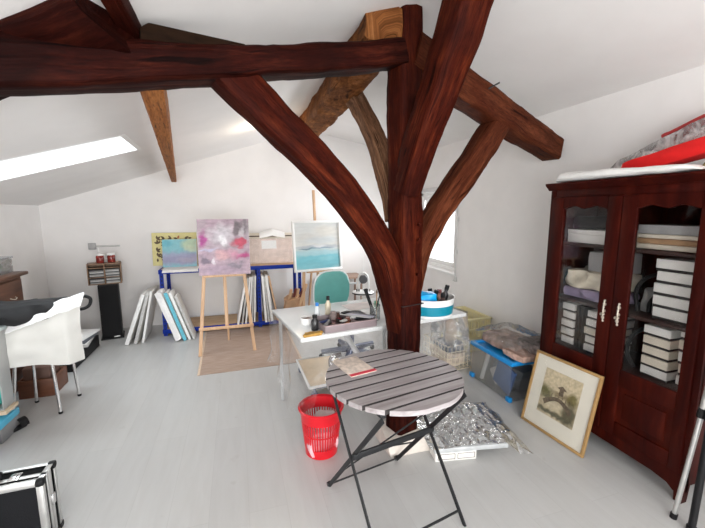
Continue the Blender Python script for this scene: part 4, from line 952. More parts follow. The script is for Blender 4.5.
def canvas(name, label, loc, rot, w, h, d, front, cat='painting'):
    o = empty(name, loc, label, cat); o.rotation_euler = rot
    MB().span((-w / 2, 0, 0), (w / 2, d, h), .002).build('stretched_canvas', M_canvas, o)
    MB().span((-w / 2 + .001, -.0008, .001), (w / 2 - .001, .0006, h - .001)).build('painted_face', front, o, smooth=False)
    return o
pink = paint('pink_abstract', (.42, .30, .36), [
    (0, .30, .22, .1, (.40, .33, .37), .7), (-.02, .42, .13, .12, (.56, .52, .56), .9), (-.01, .36, .05, .05, (.80, .78, .80), .95),
    (-.2, .38, .05, .09, (.36, .02, .22), .9), (.16, .32, .10, .045, (.48, .03, .08), .95), (.17, .19, .10, .045, (.42, .015, .17), .95),
    (.05, .22, .12, .06, (.58, .28, .36), .6), (-.02, .20, .07, .05, (.62, .36, .36), .6), (.13, .48, .05, .12, (.12, .10, .11), .9), (.21, .50, .05, .08, (.14, .13, .14), .7), (.18, .43, .025, .08, (.55, .52, .54), .7),
    (-.17, .25, .11, .022, (.45, .43, .58), .8), (-.18, .16, .07, .04, (.13, .10, .15), .85), (-.10, .15, .025, .05, (.72, .68, .72), .7), (.10, .10, .10, .03, (.16, .14, .18), .75), (-.05, .05, .3, .05, (.36, .26, .34), .7),
    (.24, .42, .03, .12, (.46, .43, .45), .5), (-.22, .52, .08, .06, (.36, .29, .32), .7)], .17, 9, .5, .3, (16, 16, 26), .3)
canvas('abstract_painting', 'square pink and mauve abstract canvas standing on the beech easel', (-.128, EY + .084 - .056, .8462), (-.10, 0, 0), .505, .575, .03, pink)

E2 = (.99, 4.45, 0)
e2r = .22
easel('studio_easel', E2, e2r, 'light beech easel behind the desk, holding the seascape in a white frame', .25, .15, 1.36, .745, .34, 1.76, .10)
sea = paint('seascape', (.60, .60, .57), [
    (0, .56, .5, .16, (.58, .60, .60), .7), (.12, .50, .2, .08, (.64, .62, .57), .8), (-.12, .42, .2, .06, (.56, .55, .53), .8), (.05, .38, .3, .05, (.50, .55, .58), .6), (0, .30, .4, .028, (.36, .40, .46), .85), (-.14, .275, .14, .012, (.13, .15, .20), .9), (.08, .285, .16, .010, (.22, .25, .32), .8), (.02, .31, .12, .02, (.72, .72, .73), .7),
    (0, .12, .6, .17, (.17, .46, .53), 1.0), (.02, .225, .5, .035, (.36, .55, .60), .75), (-.1, .06, .2, .05, (.22, .50, .56), .7), (.12, .15, .14, .03, (.25, .52, .57), .6)], .07, 8, .5, .08, (8, 8, 30), .2)
rE = Matrix.Rotation(e2r, 3, 'Z')
sl_ = Vector(E2) + rE @ Vector((-.01, .0745 - .066, .7562))
sp = empty('seascape_painting', sl_, 'turquoise seascape with a grey sky in a white frame on the rear easel', 'painting'); sp.rotation_euler = (-.0997, 0, e2r)
SW, SH = .66, .63
rect_frame(SW, SH, .028, .035).build('frame', M_white, sp)
MB().span((-SW / 2 + .026, .012, .026), (SW / 2 - .026, .024, SH - .026)).build('painted_face', sea, sp, smooth=False)

# ------------------------------------------------------------------ blue steel shelf against the back wall
SX0, SX1, SY0, SY1 = -.90, .80, 4.74, 5.19
sh = empty('metal_shelf', ((SX0 + SX1) / 2, (SY0 + SY1) / 2, 0), 'low blue steel shelf bench against the back wall', 'shelf')
ox, oy = sh.location.x, sh.location.y
def angle_post(x, y, h):
    m = MB(); sx = 1 if x < (SX0 + SX1) / 2 else -1; sy = 1 if y < oy else -1
    m.span((x - ox - .022, y - oy - .002, 0), (x - ox + .022, y - oy + .002, h)); m.span((x - ox - .002, y - oy - .0, 0), (x - ox + .002, y - oy + .044 * sy, h))
    for k in range(int(h / .05)): m.box((x - ox, y - oy - .0025, .03 + k * .05), (.012, .002, .02), mi=1)
    m.build('post', [M_blue, M_black], sh, smooth=False)
for x in (SX0 + .03, .245, SX1 - .03):
    for y in (SY0, SY1): angle_post(x, y, .80)
for z in (.055, .785):
    for y in (SY0, SY1): MB().span((SX0 - ox, y - oy - .008, z - .025), (SX1 - ox, y - oy + .008, z + .025), .002).build('beam', M_blue, sh)
    for x in (SX0 + .01, SX1 - .01): MB().span((x - ox - .008, SY0 - oy, z - .025), (x - ox + .008, SY1 - oy, z + .025), .002).build('end_beam', M_blue, sh)
M_ply = wood('plywood', [(.3, (.40, .26, .15)), (.7, (.54, .38, .24))], .7, (3, 20, 3), 'Object', .05)
for z in (.081, .801): MB().span((SX0 - ox + .02, SY0 - oy + .01, z - .006), (SX1 - ox - .02, SY1 - oy - .01, z + .006), .001).build('shelf_board', M_ply, sh)
TS = .8075
# pictures on the shelf
yl = canvas('leaf_picture', 'yellow canvas printed with dark brown leaves leaning on the wall above the blue shelf', (-.765, 5.14, TS), (-.11, 0, 0), .53, .42, .02, plain('pale_yellow_paint', (.66, .60, .28), .6, var=.06))
q = MB()
def leaf(cx, cz, a, L, wd_, mi):
    n = 8; top_ = [(L * i / n, wd_ * math.sin(PI * i / n)) for i in range(n + 1)]; bot = [(L * i / n, -wd_ * math.sin(PI * i / n)) for i in range(n - 1, 0, -1)]
    q.prism(top_ + bot, (cx, -.0016, cz), (math.cos(a), 0, math.sin(a)), (-math.sin(a), 0, math.cos(a)), (0, 1, 0), .0008, mi)
rs = random.Random(11)
for gx in range(6):
    for gz in range(5):
        px_, pz_ = -.205 + gx * .082 + rs.uniform(-.012, .012), .045 + gz * .075 + rs.uniform(-.01, .01)
        a0 = rs.uniform(.3, 2.6)
        for k in range(3):
            aa = a0 + (k - 1) * .85; L = .058 if k == 1 else .05
            if abs(px_ + L * math.cos(aa)) < .24 and .01 < pz_ + L * math.sin(aa) < .39: leaf(px_, pz_, aa, L, .012, 0 if rs.random() < .85 else 1)
q.build('leaf_print', [plain('umber_leaf', (.09, .055, .025), .6), plain('rust_leaf', (.36, .10, .03), .6)], yl, smooth=False)
bluep = paint('turquoise_violet', (.22, .50, .56), [(.0, .25, .3, .14, (.24, .54, .60), .6), (.12, .28, .12, .07, (.52, .62, .42), .85), (.14, .22, .1, .05, (.62, .68, .50), .7), (0, .10, .4, .10, (.30, .29, .44), .95), (-.05, .16, .2, .03, (.36, .38, .54), .7), (.08, .09, .14, .03, (.42, .37, .48), .7), (-.15, .30, .08, .05, (.12, .42, .52), .8)], .1, 10, .55, .15, (20, 20, 20), .2)
canvas('landscape_painting', 'small turquoise and violet canvas leaning on the yellow leaf picture', (-.685, 4.93, TS + .004), (-.16, 0, 0), .39, .345, .02, bluep)
def clothf(u, v):
    x = -.20 + .40 * u + .02 * mnoise.noise((u * 4, v * 3, 1)); s = .235 * v
    y, z = (.16 - s, .004) if s < .20 else (-.04 - .012 - .01 * mnoise.noise((u * 7, 0, 0)), .004 - (s - .20))
    return (x, y, z + .004 * abs(mnoise.noise((u * 12, v * 9, 0))) + .0005)
o = MB().grid(30, 16, clothf, thick=.0015).build('white_cloth', plain('white_cotton', (.78, .77, .76), .85, var=.04, bump=.1), loc=(-.66, SY0 + .03, TS - .001)); tag(o, 'white paper cloth under the small turquoise painting, hanging over the blue beam', 'cloth')
# wrapped packages
pkg = empty('wrapped_package', (.42, 4.95, TS), 'flat pinkish package wrapped in clear plastic on the blue shelf', 'package'); pkg.rotation_euler = (-.14, 0, 0)
MB().span((-.30, 0, 0), (.30, .05, .33), .006).build('parcel_body', plain('pinkish_wrap', (.74, .60, .54), .6, var=.12, scale=14, bump=.2), pkg)
MB().span((-.11, -.0025, .195), (.085, -.0008, .305)).build('paper_label', M_white, pkg, smooth=False)
MB().grid(40, 20, lambda u, v: (-.315 + .63 * u, -.008 - .012 * abs(mnoise.noise((u * 14, v * 7, 2))), .005 + .34 * v)).build('plastic_film', clear('package_film', (1, 1, 1), .35, .02, .08, .45), pkg)
for k, (z, m, lab, xx) in enumerate(((0, M_cream, 'beige flat carton standing behind the pinkish package on the blue shelf', .0),)):
    o = MB().span((-.32, -.03, 0), (.30, .03, .395), .004).build('flat_carton', m, loc=(.44, 5.10, TS), rot=(-.06, 0, 0)); tag(o, lab, 'box')
    q = MB().span((-.322, -.0315, .345), (.302, .0315, .362)); q.build('dark_strip', plain('dark_brown_print', (.08, .05, .04), .6), o, smooth=False)
def fold(u, v): return (-.17 + .34 * u, -.038 + .055 * (1 - v) ** 3 - .004 * mnoise.noise((u * 5, v * 4, 0)), .055 * (1 - abs(2 * u - 1)) + .004 - v * (.075 + .02 * (1 - abs(2 * u - 1))))
o = MB().grid(16, 6, fold, thick=.001).build('white_paper', M_white, loc=(.46, 5.078, TS + .399)); tag(o, 'folded white paper hanging over the front of the beige carton on the blue shelf', 'paper')

# ------------------------------------------------------------------ canvases leaning in and beside the shelf
def lean(label, xb, xt, y, h, dep, th, m, edge=None, group=None, name='stretched_canvas', z0=.0, yaw=0.0, cat='canvas'):
    a = math.asin(max(-.9, min(.9, (xt - xb) / h)))
    o = MB().span((-th / 2, 0, 0), (th / 2, dep, h), .003).build(name, m, loc=(xb, y, z0 + abs(math.sin(a)) * th / 2 + .001), rot=(0, a, yaw)); tag(o, label, cat, group)
    if edge: MB().span((-th / 2 - .0012, -.0012, -.0), (th / 2 + .0012, .012, h + .0012)).build('painted_edge', edge, o, smooth=False)
    return o
gl_ = 'canvases leaning left of the blue shelf'
M_cy = plain('cyan_edge', (.12, .46, .58), .6, var=.1); M_gr = plain('grey_edge', (.50, .50, .49), .6, var=.2); M_off = plain('offwhite_primer', (.70, .69, .66), .75, var=.04)
lean('outermost white canvas leaning against the left end of the blue shelf', -1.235, -1.03, 4.52, .60, .42, .035, M_canvas, M_white, gl_)
lean('inner white canvas with a grey edge leaning at the left end of the blue shelf', -1.15, -.985, 4.53, .60, .42, .03, M_off, M_gr, gl_)
lean('thin off-white board leaning nearest the left post of the blue shelf', -1.08, -.955, 4.56, .60, .40, .02, M_off, M_white, gl_)
g2 = 'canvases leaning left inside the blue shelf'
o = MB().lump((0, 0, 0), (.07, .22, .62), .14, 7, 81, 12, .15, flat=False).build('wrapped_canvas', plain('white_bubble_wrap', (.78, .77, .77), .5, var=.05, scale=40, bump=.3), loc=(-.785, 4.575, .315), rot=(0, -.31, 0)); tag(o, 'canvas in white wrapping leaning before the left post of the blue shelf', 'canvas', g2)
lean('white canvas with a cyan painted edge leaning inside the blue shelf', -.625, -.80, 4.49, .60, .23, .032, M_canvas, M_cy, g2)
lean('plain white canvas just right of the cyan-edged one', -.575, -.755, 4.50, .60, .22, .026, M_canvas, M_white, g2)
lean('grey-edged canvas right of the plain white one, leaning left in the blue shelf', -.53, -.70, 4.505, .56, .21, .02, M_off, M_gr, g2)
g3 = 'canvases leaning right on the middle post'
for k, (xb, xt, h, th, m, e_, lab) in enumerate(((-.03, .085, .56, .022, M_canvas, M_white, 'leftmost white canvas leaning right towards the middle blue post'), (.02, .112, .58, .016, M_off, M_gr, 'grey-edged canvas leaning right on the middle blue post'), (.065, .137, .59, .018, M_canvas, M_white, 'white canvas behind the easel leg, leaning on the middle blue post'), (.11, .160, .59, .016, M_off, M_white, 'thin off-white canvas third from the middle blue post'), (.142, .181, .60, .014, M_canvas, M_gr, 'white canvas with a grey edge second from the middle blue post'), (.172, .203, .60, .014, M_canvas, M_white, 'upright white canvas touching the middle blue post on its left'))):
    lean(lab, xb, xt, 4.64 + .01 * k, h, .40, th, m, e_, g3, z0=.09)
g4 = 'canvases leaning left on the middle post'
for k, (xb, xt, h, th, m, e_, lab) in enumerate(((.315, .285, .60, .022, M_canvas, M_white, 'upright white canvas touching the middle blue post on its right'), (.35, .31, .58, .02, M_off, M_gr, 'grey-edged canvas right of the middle blue post'), (.39, .335, .60, .028, M_canvas, M_white, 'white canvas between the grey-edged and the slanted ones, right shelf bay'), (.47, .365, .60, .02, M_canvas, M_beech, 'most slanted canvas with a wooden edge in the right shelf bay'))):
    lean(lab, xb, xt, 4.64 + .01 * k, h, .40, th, m, e_, g4, z0=.09)
bgm = plain('kraft_paper_bag', (.44, .27, .16), .8, var=.2, scale=8, bump=.2)
o = MB().lump((0, 0, 0), (.26, .26, .46), .2, 6, 91, 10, .4).build('paper_bag', bgm, loc=(.66, 4.60, .20)); tag(o, 'brown paper bag of reddish rolls standing at the right end of the blue shelf', 'bag')
for k in range(4):
    a = Vector((.60 + .045 * k, 4.56 + .02 * (k % 2), .36)); q = MB().tube([(0, 0, 0), (.05 * (1 if k % 2 else .6), -.01, .16)], .018, 10); oo = q.build('paper_roll', plain('maroon_roll', (.16, .035, .03), .6) if k % 2 else M_beech, loc=a)
    tag(oo, ['pale roll nearest the shelf sticking out of the brown paper bag', 'maroon roll second from the shelf in the brown paper bag', 'pale roll between two maroon ones in the brown paper bag', 'maroon roll nearest the rear easel in the brown paper bag'][k], 'roll', 'rolls in the paper bag')
o = MB().box((0, 0, .30), (.03, .02, .62), RY(.35), .003).build('wooden_batten', M_beech, loc=(.70, 4.43, .01)); tag(o, 'pale wooden batten leaning beside the rear easel leg', 'batten')

# ------------------------------------------------------------------ speaker, cd rack, jars
spk = empty('floor_speaker', (-1.475, 4.93, 0), 'tall slim black floor speaker against the back wall', 'speaker', rz=.22)
MB().span((-.10, -.115, .015), (.10, .12, .655), .006).build('enclosure', M_black, spk)
MB().span((-.092, -.123, .05), (.092, -.114, .645), .004).build('grille', plain('black_cloth', (.008, .008, .009), .95, bump=.2, scale=400), spk)
MB().span((-.115, -.13, 0), (.115, .13, .016), .003).build('plinth', M_black, spk)
MB().box((.045, -.1245, .028), (.06, .003, .012), bev=.001).build('badge', M_alu, spk)
rk = empty('cd_rack', (-1.495, 4.92, .656), 'small wooden rack of disc cases standing on the black speaker', 'rack', rz=.22)
M_rk = wood('rack_wood', [(.3, (.16, .085, .045)), (.7, (.30, .18, .10))], .5, (20, 4, 20), 'Object', .1)
b = MB(); rw, rd, rh = .33, .16, .245
for x in (-rw / 2, -.005, rw / 2 - .01): b.span((x, -rd / 2, 0), (x + .01, rd / 2, rh), .001)
b.span((-rw / 2, -rd / 2, 0), (rw / 2, rd / 2, .01)).span((-rw / 2, -rd / 2, rh - .01), (rw / 2, rd / 2, rh)).span((-rw / 2, rd / 2 - .006, 0), (rw / 2, rd / 2, rh)).span((-rw / 2, -rd / 2, rh * .33), (rw / 2, rd / 2, rh * .33 + .006)).span((-rw / 2, -rd / 2, rh * .78), (rw / 2, rd / 2, rh * .78 + .006))
b.build('rack_body', M_rk, rk)
RM = Matrix.Translation(rk.location) @ Matrix.Rotation(.22, 4, 'Z')
rowz = [(.0105, 5), (.0850, 7)]
cdm = [plain('case_grey', (.35, .35, .34), .3), plain('case_dark', (.06, .06, .07), .3), plain('case_white', (.6, .6, .58), .3)]
proto = None
nm_ = ['bottom', 'second', 'third', 'fourth', 'fifth', 'sixth', 'seventh']
for ci, cx0 in enumerate((-.0775, .0775)):
    for ri, (z0, n_) in enumerate(rowz):
        for k in range(n_):
            m = cdm[(k * 7 + ci * 2 + ri) % 3]
            o = MB().box((0, 0, .005), (.135, .125, .0095), bev=.001, seg=1).build('disc_case', m, loc=RM @ Vector((cx0, -.008, z0 + k * .0124)), rot=(0, 0, .22))
            tag(o, '%s disc case from below in the %s %s compartment of the wooden rack' % (nm_[k], ['lower', 'middle'][ri], ['left', 'right'][ci]), 'disc case', 'disc cases in the rack')
for k, (x, lab) in enumerate(((-.035, 'jar with dark red contents and white lid on the rack, nearer the left corner'), (.075, 'jar with dark red contents and white lid at the right end of the rack'))):
    j = empty('glass_jar', RM @ Vector((x, -.01, rh + .001)), lab, 'jar', 'jars on the rack')
    MB().lathe([(.036, 0), (.04, .006), (.04, .075), (.034, .085), (.001, .085)], 20).build('jar_body', plain('dark_red_preserve', (.20, .025, .02), .2, var=.4, scale=30), j)
    MB().lathe([(.037, .086), (.039, .088), (.039, .108), (.001, .110)], 20).build('lid', M_whiteplastic, j)
sk2_ = empty('wall_socket', (-1.70, YB - .001, 1.07), 'grey square socket box on the back wall above the disc rack', 'socket')
MB().span((-.04, -.03, -.04), (.04, 0, .04), .006).build('box_body', plain('grey_socket', (.38, .38, .38), .5), sk2_)
MB().tube([(.04, -.015, .0), (.30, -.015, .0)], .012, 8).build('conduit', plain('grey_conduit', (.52, .52, .51), .5), sk2_)
MB().tube([(.06, -.015, 0), (.06, -.015, -.17)], .008, 8).build('cable', M_whiteplastic, sk2_)

# ------------------------------------------------------------------ left side: dresser, draped chair, storage, flight case
M_wal = wood('walnut', [(.25, (.035, .012, .006)), (.55, (.10, .038, .018)), (.8, (.16, .065, .03))], .4, (20, 2.5, 20), 'Object', .1)
DX0, DX1, DY0, DY1, DH = -2.19, -1.78, 3.10, 3.82, .985
dr = empty('dresser', (DX1, DY0, 0), 'dark reddish walnut chest of drawers against the left wall', 'dresser')
wd_, ln = DX1 - DX0, DY1 - DY0
b = MB().span((-wd_, 0, .06), (-.012, ln, DH - .03), .003); b.span((-wd_, .02, 0), (-.03, ln - .02, .07)); b.build('carcass', M_wal, dr)
MB().span((-wd_, -.03, DH - .03), (.035, ln + .035, DH), .01).build('top', M_wal, dr)
for z0, z1 in ((.10, .36), (.38, .64), (.66, .93)):
    for y0, y1 in ((.03, ln / 2 - .01), (ln / 2 + .01, ln - .03)):
        d = MB().span((-.014, y0, z0), (.006, y1, z1), .005).build('drawer', M_wal, dr)
        for yc in ([(y0 + y1) / 2] if True else []):
            h = MB().tube([(.006, yc - .035, (z0 + z1) / 2), (.02, yc - .03, (z0 + z1) / 2 - .008), (.024, yc, (z0 + z1) / 2 - .014), (.02, yc + .03, (z0 + z1) / 2 - .008), (.006, yc + .035, (z0 + z1) / 2)], .004, 8, smooth=4)
            h.build('handle', M_brass, d)
cb = empty('clear_box', (-1.97, 3.64, DH + .001), 'clear plastic box with a green bag inside, on the walnut dresser', 'box')
b = MB()
for lo, hi in (((-.14, -.17, 0), (.14, .17, .004)), ((-.14, -.17, .004), (-.137, .17, .12)), ((.137, -.17, .004), (.14, .17, .12)), ((-.137, -.17, .004), (.137, -.167, .12)), ((-.137, .167, .004), (.137, .17, .12))): b.span(lo, hi)
b.build('bin', M_clear, cb, smooth=False)
MB().span((-.147, -.177, .121), (.147, .177, .135), .004).build('lid', clear('smoky_lid', (.75, .78, .80), .8, .08, .25), cb)
o = MB().lump((0, 0, 0), (.22, .26, .085), .25, 12, 95, 8, .4).build('green_bag', plain('mint_green_bag', (.30, .55, .42), .5, var=.2, scale=14), loc=(-1.97, 3.64, DH + .043)); tag(o, 'mint green bag inside the clear box on the dresser', 'bag')
o = MB().lump((0, 0, 0), (.2, .2, .05), .3, 12, 97, 8, .4).build('grey_pouch', plain('grey_mauve_cloth', (.36, .33, .38), .7, var=.3), loc=(-1.97, 3.64, DH + .160)); tag(o, 'grey pouch lying on the lid of the clear box on the dresser', 'pouch')
carton('ochre_carton', (-1.93, 3.26, DH + .001), (-1.80, 3.44, DH + .10), plain('ochre_card', (.48, .33, .15), .7), 'small ochre carton beside the clear box on the walnut dresser')

chx, chy = -1.44, 3.24
wc = empty('shell_chair', (chx, chy, 0), 'white plastic shell chair on chrome legs, half hidden under a white sheet', 'chair', rz=.05)
def shell(u, v):
    x = -.20 + .40 * u
    # v: 0 front of seat (far, +y) -> .5 bend -> 1 top of back (near, -y)
    if v < .5: y, z = .20 - .36 * (v / .5), .435 + .012 * math.cos(u * 2 * PI) - .012 * math.sin(PI * v / .5)
    else:
        f = (v - .5) / .5; y, z = -.16 - .05 * math.sin(f * PI / 2) - .02 * f, .425 + .33 * f
    k = (abs(2 * u - 1)) ** 2.2
    if v < .5: z += .035 * k
    else: y += .05 * k; z -= .03 * k * ((v - .5) / .5)
    return (x, y, z)
MB().grid(20, 24, shell, thick=.008).build('shell', M_whiteplastic, wc, ang=70)
for lx, ly, tx, ty in ((.12, -.16, .09, -.13), (.16, .11, .13, .11), (-.12, .10, -.11, .10), (-.16, -.16, -.12, -.13)):
    l = MB().tube([(tx, ty, .428), (tx + (lx - tx) * .12, ty + (ly - ty) * .12, .40), (lx, ly, .006)], .011, 10).build('leg', M_chrome, wc)
    MB().tube([(lx, ly, 0), (lx - (lx - tx) * .03, ly - (ly - ty) * .03, .014)], .014, 10).build('foot_cap', M_black, l)
MB().tube([(.13, -.02, .415), (-.13, -.02, .415)], .011, 8).build('seat_bar', M_chrome, wc)
M_shw = plain('white_translucent_sheet', (.66, .66, .63), .5, var=.05, scale=6, bump=.15)
def sheet(u, v):
    # hangs over the chair back: u across, v down the near side from the top edge
    x = -.30 + .64 * u; top_ = .735 + .10 * u + .05 * max(0, u - .7)
    z = top_ - (top_ - .405 - .04 * (1 - u)) * v
    y = -.255 - .02 * math.sin(PI * v) + .022 * math.sin(u * 9 + v * 3) * v + .015 * mnoise.noise((u * 5, v * 4, 2))
    wrap = max(0, u - .86) / .14
    return (x - .03 * wrap, y + .10 * wrap, z)
o = MB().grid(40, 24, sheet, thick=.003).build('white_sheet', M_shw, loc=(chx, chy, 0), rot=(0, 0, .05)); tag(o, 'white plastic sheet draped over the back of the shell chair', 'sheet')
def peak(u, v):
    x = -.06 + .43 * u; z0 = .70 + .15 * u; z1 = .765 + .16 * u ** .8
    z = z0 + (z1 - z0) * v; return (x, -.345 + .10 * v + .012 * mnoise.noise((u * 6, v * 3, 5)), z + .01 * mnoise.noise((u * 8, v * 3, 1)))
o = MB().grid(20, 8, peak, thick=.006).build('white_fabric', plain('bright_white_fabric', (.82, .82, .82), .7, var=.03, bump=.1), loc=(chx, chy, .002), rot=(0, 0, .05)); tag(o, 'stiff bright white fabric pointing up at the right of the draped chair', 'fabric')
o = MB().lump((0, 0, 0), (.56, .32, .15), .42, 7, 103, 18, .6).build('black_jacket', plain('black_nylon', (.005, .005, .006), .8, var=.3, bump=.5), loc=(chx - .07, chy - .15, .79), rot=(0, -.05, .02)); tag(o, 'black nylon jacket thrown over the white draped chair', 'jacket')
MB().tube([(.30, .06, -.02), (.37, .07, -.04), (.42, .08, -.02), (.43, .09, .03), (.38, .10, .05), (.30, .09, .02)], .012, 10, smooth=6).build('strap', M_black, o)
o = MB().span((-.24, -.36, 0), (.24, .36, .13), .008).build('black_case', M_black, loc=(-1.76, 4.25, .001)); tag(o, 'low flat black case on the floor behind the draped chair', 'case')
for k, (m, h) in enumerate(((M_gr, .03), (M_white, .012), (plain('slate_book', (.10, .11, .13), .5), .035), (M_white, .02))):
    z = .132 + [0, .031, .044, .08][k]
    q = MB().span((-.13, -.17, 0), (.13, .17, h), .003).build('magazine_pile' if False else 'folder', m, loc=(-1.64 + .008 * k, 4.34, z), rot=(0, 0, .15 - .1 * k)); tag(q, ['grey folder at the bottom of the papers on the black case', 'thin white folder second from the bottom on the black case', 'dark slate folder third from the bottom on the black case', 'white folder on top of the papers on the black case'][k], 'folder', 'folders on the black case')
wbx = empty('wooden_crate', (-1.60, 3.55, 0), 'small reddish wooden crate on the floor under the draped chair', 'crate')
M_rw = wood('reddish_pine', [(.3, (.08, .026, .012)), (.7, (.15, .055, .026))], .5, (3, 20, 20), 'Object', .1)
b = MB()
for (lo, hi) in (((-.12, -.13, 0), (.12, .13, .015)), ((-.12, -.13, .015), (.12, -.115, .15)), ((-.12, .115, .015), (.12, .13, .15)), ((-.12, -.115, .015), (-.105, .115, .15)), ((.105, -.115, .015), (.12, .115, .15))): b.span(lo, hi, .002)
b.build('crate_body', M_rw, wbx)
o = MB().span((-.09, -.09, 0), (.09, .09, .22), .003).build('brown_book', plain('brown_cover', (.10, .05, .035), .6), loc=(-1.605, 3.55, .017)); tag(o, 'thick dark brown book standing in the small wooden crate', 'book')

# storage tower at the left edge
TX, TY = -1.51, 2.83
tw_ = empty('storage_tower', (TX, TY, 0), 'milky plastic storage tower with a pale top at the left edge', 'storage', rz=0)
M_milk = clear('milky_plastic', (.9, .92, .92), .6, .06, .45, .3)
b = MB()
b.span((-.42, 0, .20), (0, .12, .212)).span((-.42, .115, .212), (0, .12, .72)).span((-.005, 0, .212), (0, .115, .72)).span((-.42, 0, .46), (-.005, .115, .468))
b.build('drawer_shell', M_milk, tw_, smooth=False)
MB().span((-.50, -.02, .722), (.015, .125, .745), .004).build('top', plain('pale_glass_white', (.70, .80, .80), .12, var=.02), tw_)
MB().span((-.42, -.03, .47), (-.01, .112, .485), .003).build('tray', M_cream, tw_)
MB().span((-.44, -.02, .175), (.02, .125, .198), .003).build('base_board', plain('sand_board', (.58, .47, .33), .6), tw_)
for x in (-.42, -.01): MB().span((x - .01, .10, 0), (x + .01, .12, .175)).build('leg', M_lgrey, tw_)
o = MB().lump((0, 0, 0), (.30, .10, .20), .3, 9, 111, 10, .5).build('teal_bag', plain('turquoise_plastic', (.03, .42, .38), .3, var=.2, bump=.2), loc=(TX - .17, TY + .056, .305)); tag(o, 'shiny turquoise plastic bag inside the milky storage tower', 'bag')
sbx = empty('storage_bin', (TX - .16, TY + .03, 0), 'low clear bin with a sky blue top on the floor below the storage tower', 'box')
MB().span((-.17, -.10, .002), (.165, .11, .10), .006).build('bin', clear('pale_bin', (.88, .90, .95), .6, .06, .4, .2), sbx)
MB().span((-.175, -.105, .101), (.17, .115, .150), .006).build('lid', plain('sky_blue_lid', (.08, .42, .62), .4, var=.08), sbx)
o = MB().lump((0, 0, 0), (.16, .05, .015), .3, 12, 115, 7, .4).build('dark_pouch', M_black, loc=(TX - .20, TY + .0, .158)); tag(o, 'flat black pouch on the sky blue bin lid', 'pouch')
def shoe(loc, rz, label):
    s = empty('sandal', loc, label, 'sandal', 'black sandals by the storage bin', rz=rz)
    MB().lump((0, 0, .014), (.07, .17, .024), .05, 8, 3, 7, .5).build('sole', M_black, s)
    MB().grid(12, 4, lambda u, v: (.042 * math.cos(PI * u), .03 + .05 * v, .02 + .05 * math.sin(PI * u)), thick=.004).build('strap', M_black, s)
    MB().grid(12, 3, lambda u, v: (.038 * math.cos(PI * u), -.06 + .02 * v, .02 + .075 * math.sin(PI * u)), thick=.004).build('heel_strap', M_black, s)
shoe((-1.60, 2.74, 0), -.4, 'black strappy sandal nearest the camera beside the storage bin'); shoe((-1.525, 2.915, 0), -.6, 'black sandal farther back, under the corner of the storage bin')
o = MB().lump((0, 0, 0), (.16, .18, .10), .35, 12, 121, 9, .5).build('purple_pouch', plain('purple_cloth', (.16, .03, .30), .7, var=.4, scale=20, bump=.3), loc=(-1.56, 2.60, .044)); tag(o, 'purple cloth pouch on the floor at the left edge', 'pouch')

# flight case
FW, FD, FH = .47, .135, .335
fc = empty('flight_case', (-.86 - FW / 2, 1.775 + FD / 2, 0), 'black case with aluminium edges standing upright at the bottom left', 'case', rz=.03)
MB().span((-FW / 2 + .006, -FD / 2 + .006, .006), (FW / 2 - .006, FD / 2 - .006, FH - .006), .002).build('shell', plain('black_laminate', (.007, .0075, .009), .75, scale=200, bump=.1), fc)
MATS['black_laminate'].node_tree.nodes['Principled BSDF'].inputs['Specular IOR Level'].default_value = .15
def edge(a, b, w=.024, t=.003):
    pass
e = MB(); x, y, w_ = FW / 2, FD / 2, .022
def strip(lo, hi): e.span(lo, hi, .0015)
for sy in (-1, 1):
    for z0, z1 in ((0, w_), (FH - w_, FH)): strip((-x, sy * y - .003, z0), (x, sy * y + .003, z1)); 
    for sx in (-1, 1): strip((sx * x - (w_ if sx > 0 else 0), sy * y - .003, 0), (sx * x + (w_ if sx < 0 else 0), sy * y + .003, FH))
for sx in (-1, 1):
    for sy in (-1, 1): strip((sx * x - .003, sy * y - (w_ if sy > 0 else 0), 0), (sx * x + .003, sy * y + (w_ if sy < 0 else 0), FH))
    for z in (0, FH): strip((sx * x - (w_ if sx > 0 else 0), -y, z - .003 if z else 0), (sx * x + (w_ if sx < 0 else 0), y, z + .003))
    strip((sx * x - .003, -.028, 0), (sx * x + .003, -.008, FH)); strip((sx * x - .003, -.004, 0), (sx * x + .003, .016, FH))
for sy in (-1, 1): strip((-x, sy * y - (w_ if sy > 0 else 0), FH - .003), (x, sy * y + (w_ if sy < 0 else 0), FH + .003))
strip((-x, -.028, FH - .003), (x, -.008, FH + .003))
e.build('aluminium_edging', M_alu, fc)
for sx in (-1, 1):
    for sy in (-1, 1):
        for z in (.012, FH - .010): MB().lump((sx * (x - .009), sy * (y - .009), z), (.034, .034, .032), 0, 1, 1, 3, .6).build('corner_cap', M_black, fc)
for xx in (-.12, .12):
    l = MB().box((xx, -.012, FH + .006), (.04, .05, .008), bev=.003); l.box((xx, -.02, FH + .012), (.022, .03, .01), bev=.003); l.build('latch', M_chrome, fc)
h = MB().tube([(-.06, 0, FH), (-.055, 0, FH + .03), (.055, 0, FH + .03), (.06, 0, FH)], .011, 10, smooth=4); h.build('handle', M_black, fc)
MB().box((x + .005, .005, .19), (.008, .03, .05), bev=.003).build('side_latch', M_chrome, fc)

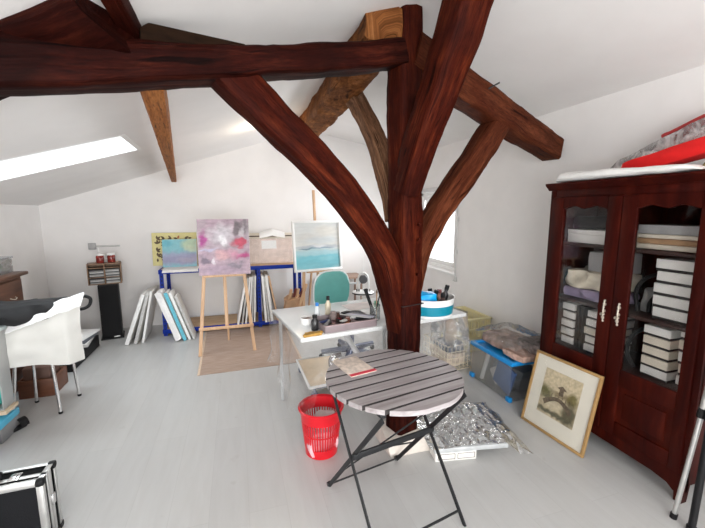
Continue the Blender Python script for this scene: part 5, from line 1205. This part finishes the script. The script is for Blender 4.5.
# ------------------------------------------------------------------ light, camera
def area(name, loc, rot, sx, sy, power, col):
    l = bpy.data.lights.new(name, 'AREA'); l.shape = 'RECTANGLE'; l.size = sx; l.size_y = sy; l.energy = power; l.color = col
    o = bpy.data.objects.new(name, l); COL.objects.link(o); o.location = loc; o.rotation_euler = rot; return o
area('skylight_daylight', (cx_ - .06, cy_, zl(cx_) + .34), (0, math.atan(.33) * -1, 0), 1.25, .75, 40, (.86, .95, 1.0))
area('window_daylight', (XR + .22, (WY0 + WY1) / 2, (WZ0 + WZ1) / 2), (0, PI / 2, 0), 1.1, 1.05, 115, (.97, .98, 1.0))
area('front_fill', ((FX0 + FX1) / 2, YF - .16, (FZ0 + FZ1) / 2), (PI / 2, 0, 0), 3.1, 1.6, 220, (1.0, .99, .975))  # added fill light behind the camera, outside the unseen opening
def point(name, loc, power, col, r):
    l = bpy.data.lights.new(name, 'POINT'); l.energy = power; l.color = col; l.shadow_soft_size = r
    o = bpy.data.objects.new(name, l); COL.objects.link(o); o.location = loc; return o
point('spot_glow', (.31, 3.93, zl(.31) - .14), 6.5, (1, .84, .64), .03)
W = bpy.data.worlds.new('sky'); SC.world = W; W.use_nodes = True
bg = W.node_tree.nodes['Background']; bg.inputs['Color'].default_value = (.86, .93, 1, 1); bg.inputs['Strength'].default_value = 2.5
cam = bpy.data.cameras.new('camera'); cam.sensor_width = 36; cam.lens = 365 / 705 * 36; cam.clip_start = .05
co = bpy.data.objects.new('camera', cam); COL.objects.link(co)
co.location = (0, 0, 1.5); co.rotation_euler = (PI / 2 - math.atan2(53, 365), 0, -math.atan2(117, math.hypot(365, 53)))
SC.camera = co
vs = SC.view_settings; vs.view_transform = 'Standard'; vs.look = 'None'; vs.exposure = -.09; vs.gamma = 1; vs.use_curve_mapping = False
try:
    SC.cycles.use_denoising = True; SC.cycles.max_bounces = 10; SC.cycles.transparent_max_bounces = 24; SC.cycles.diffuse_bounces = 6
    SC.cycles.sample_clamp_indirect = 6; SC.cycles.caustics_reflective = False; SC.cycles.caustics_refractive = False
except Exception: pass
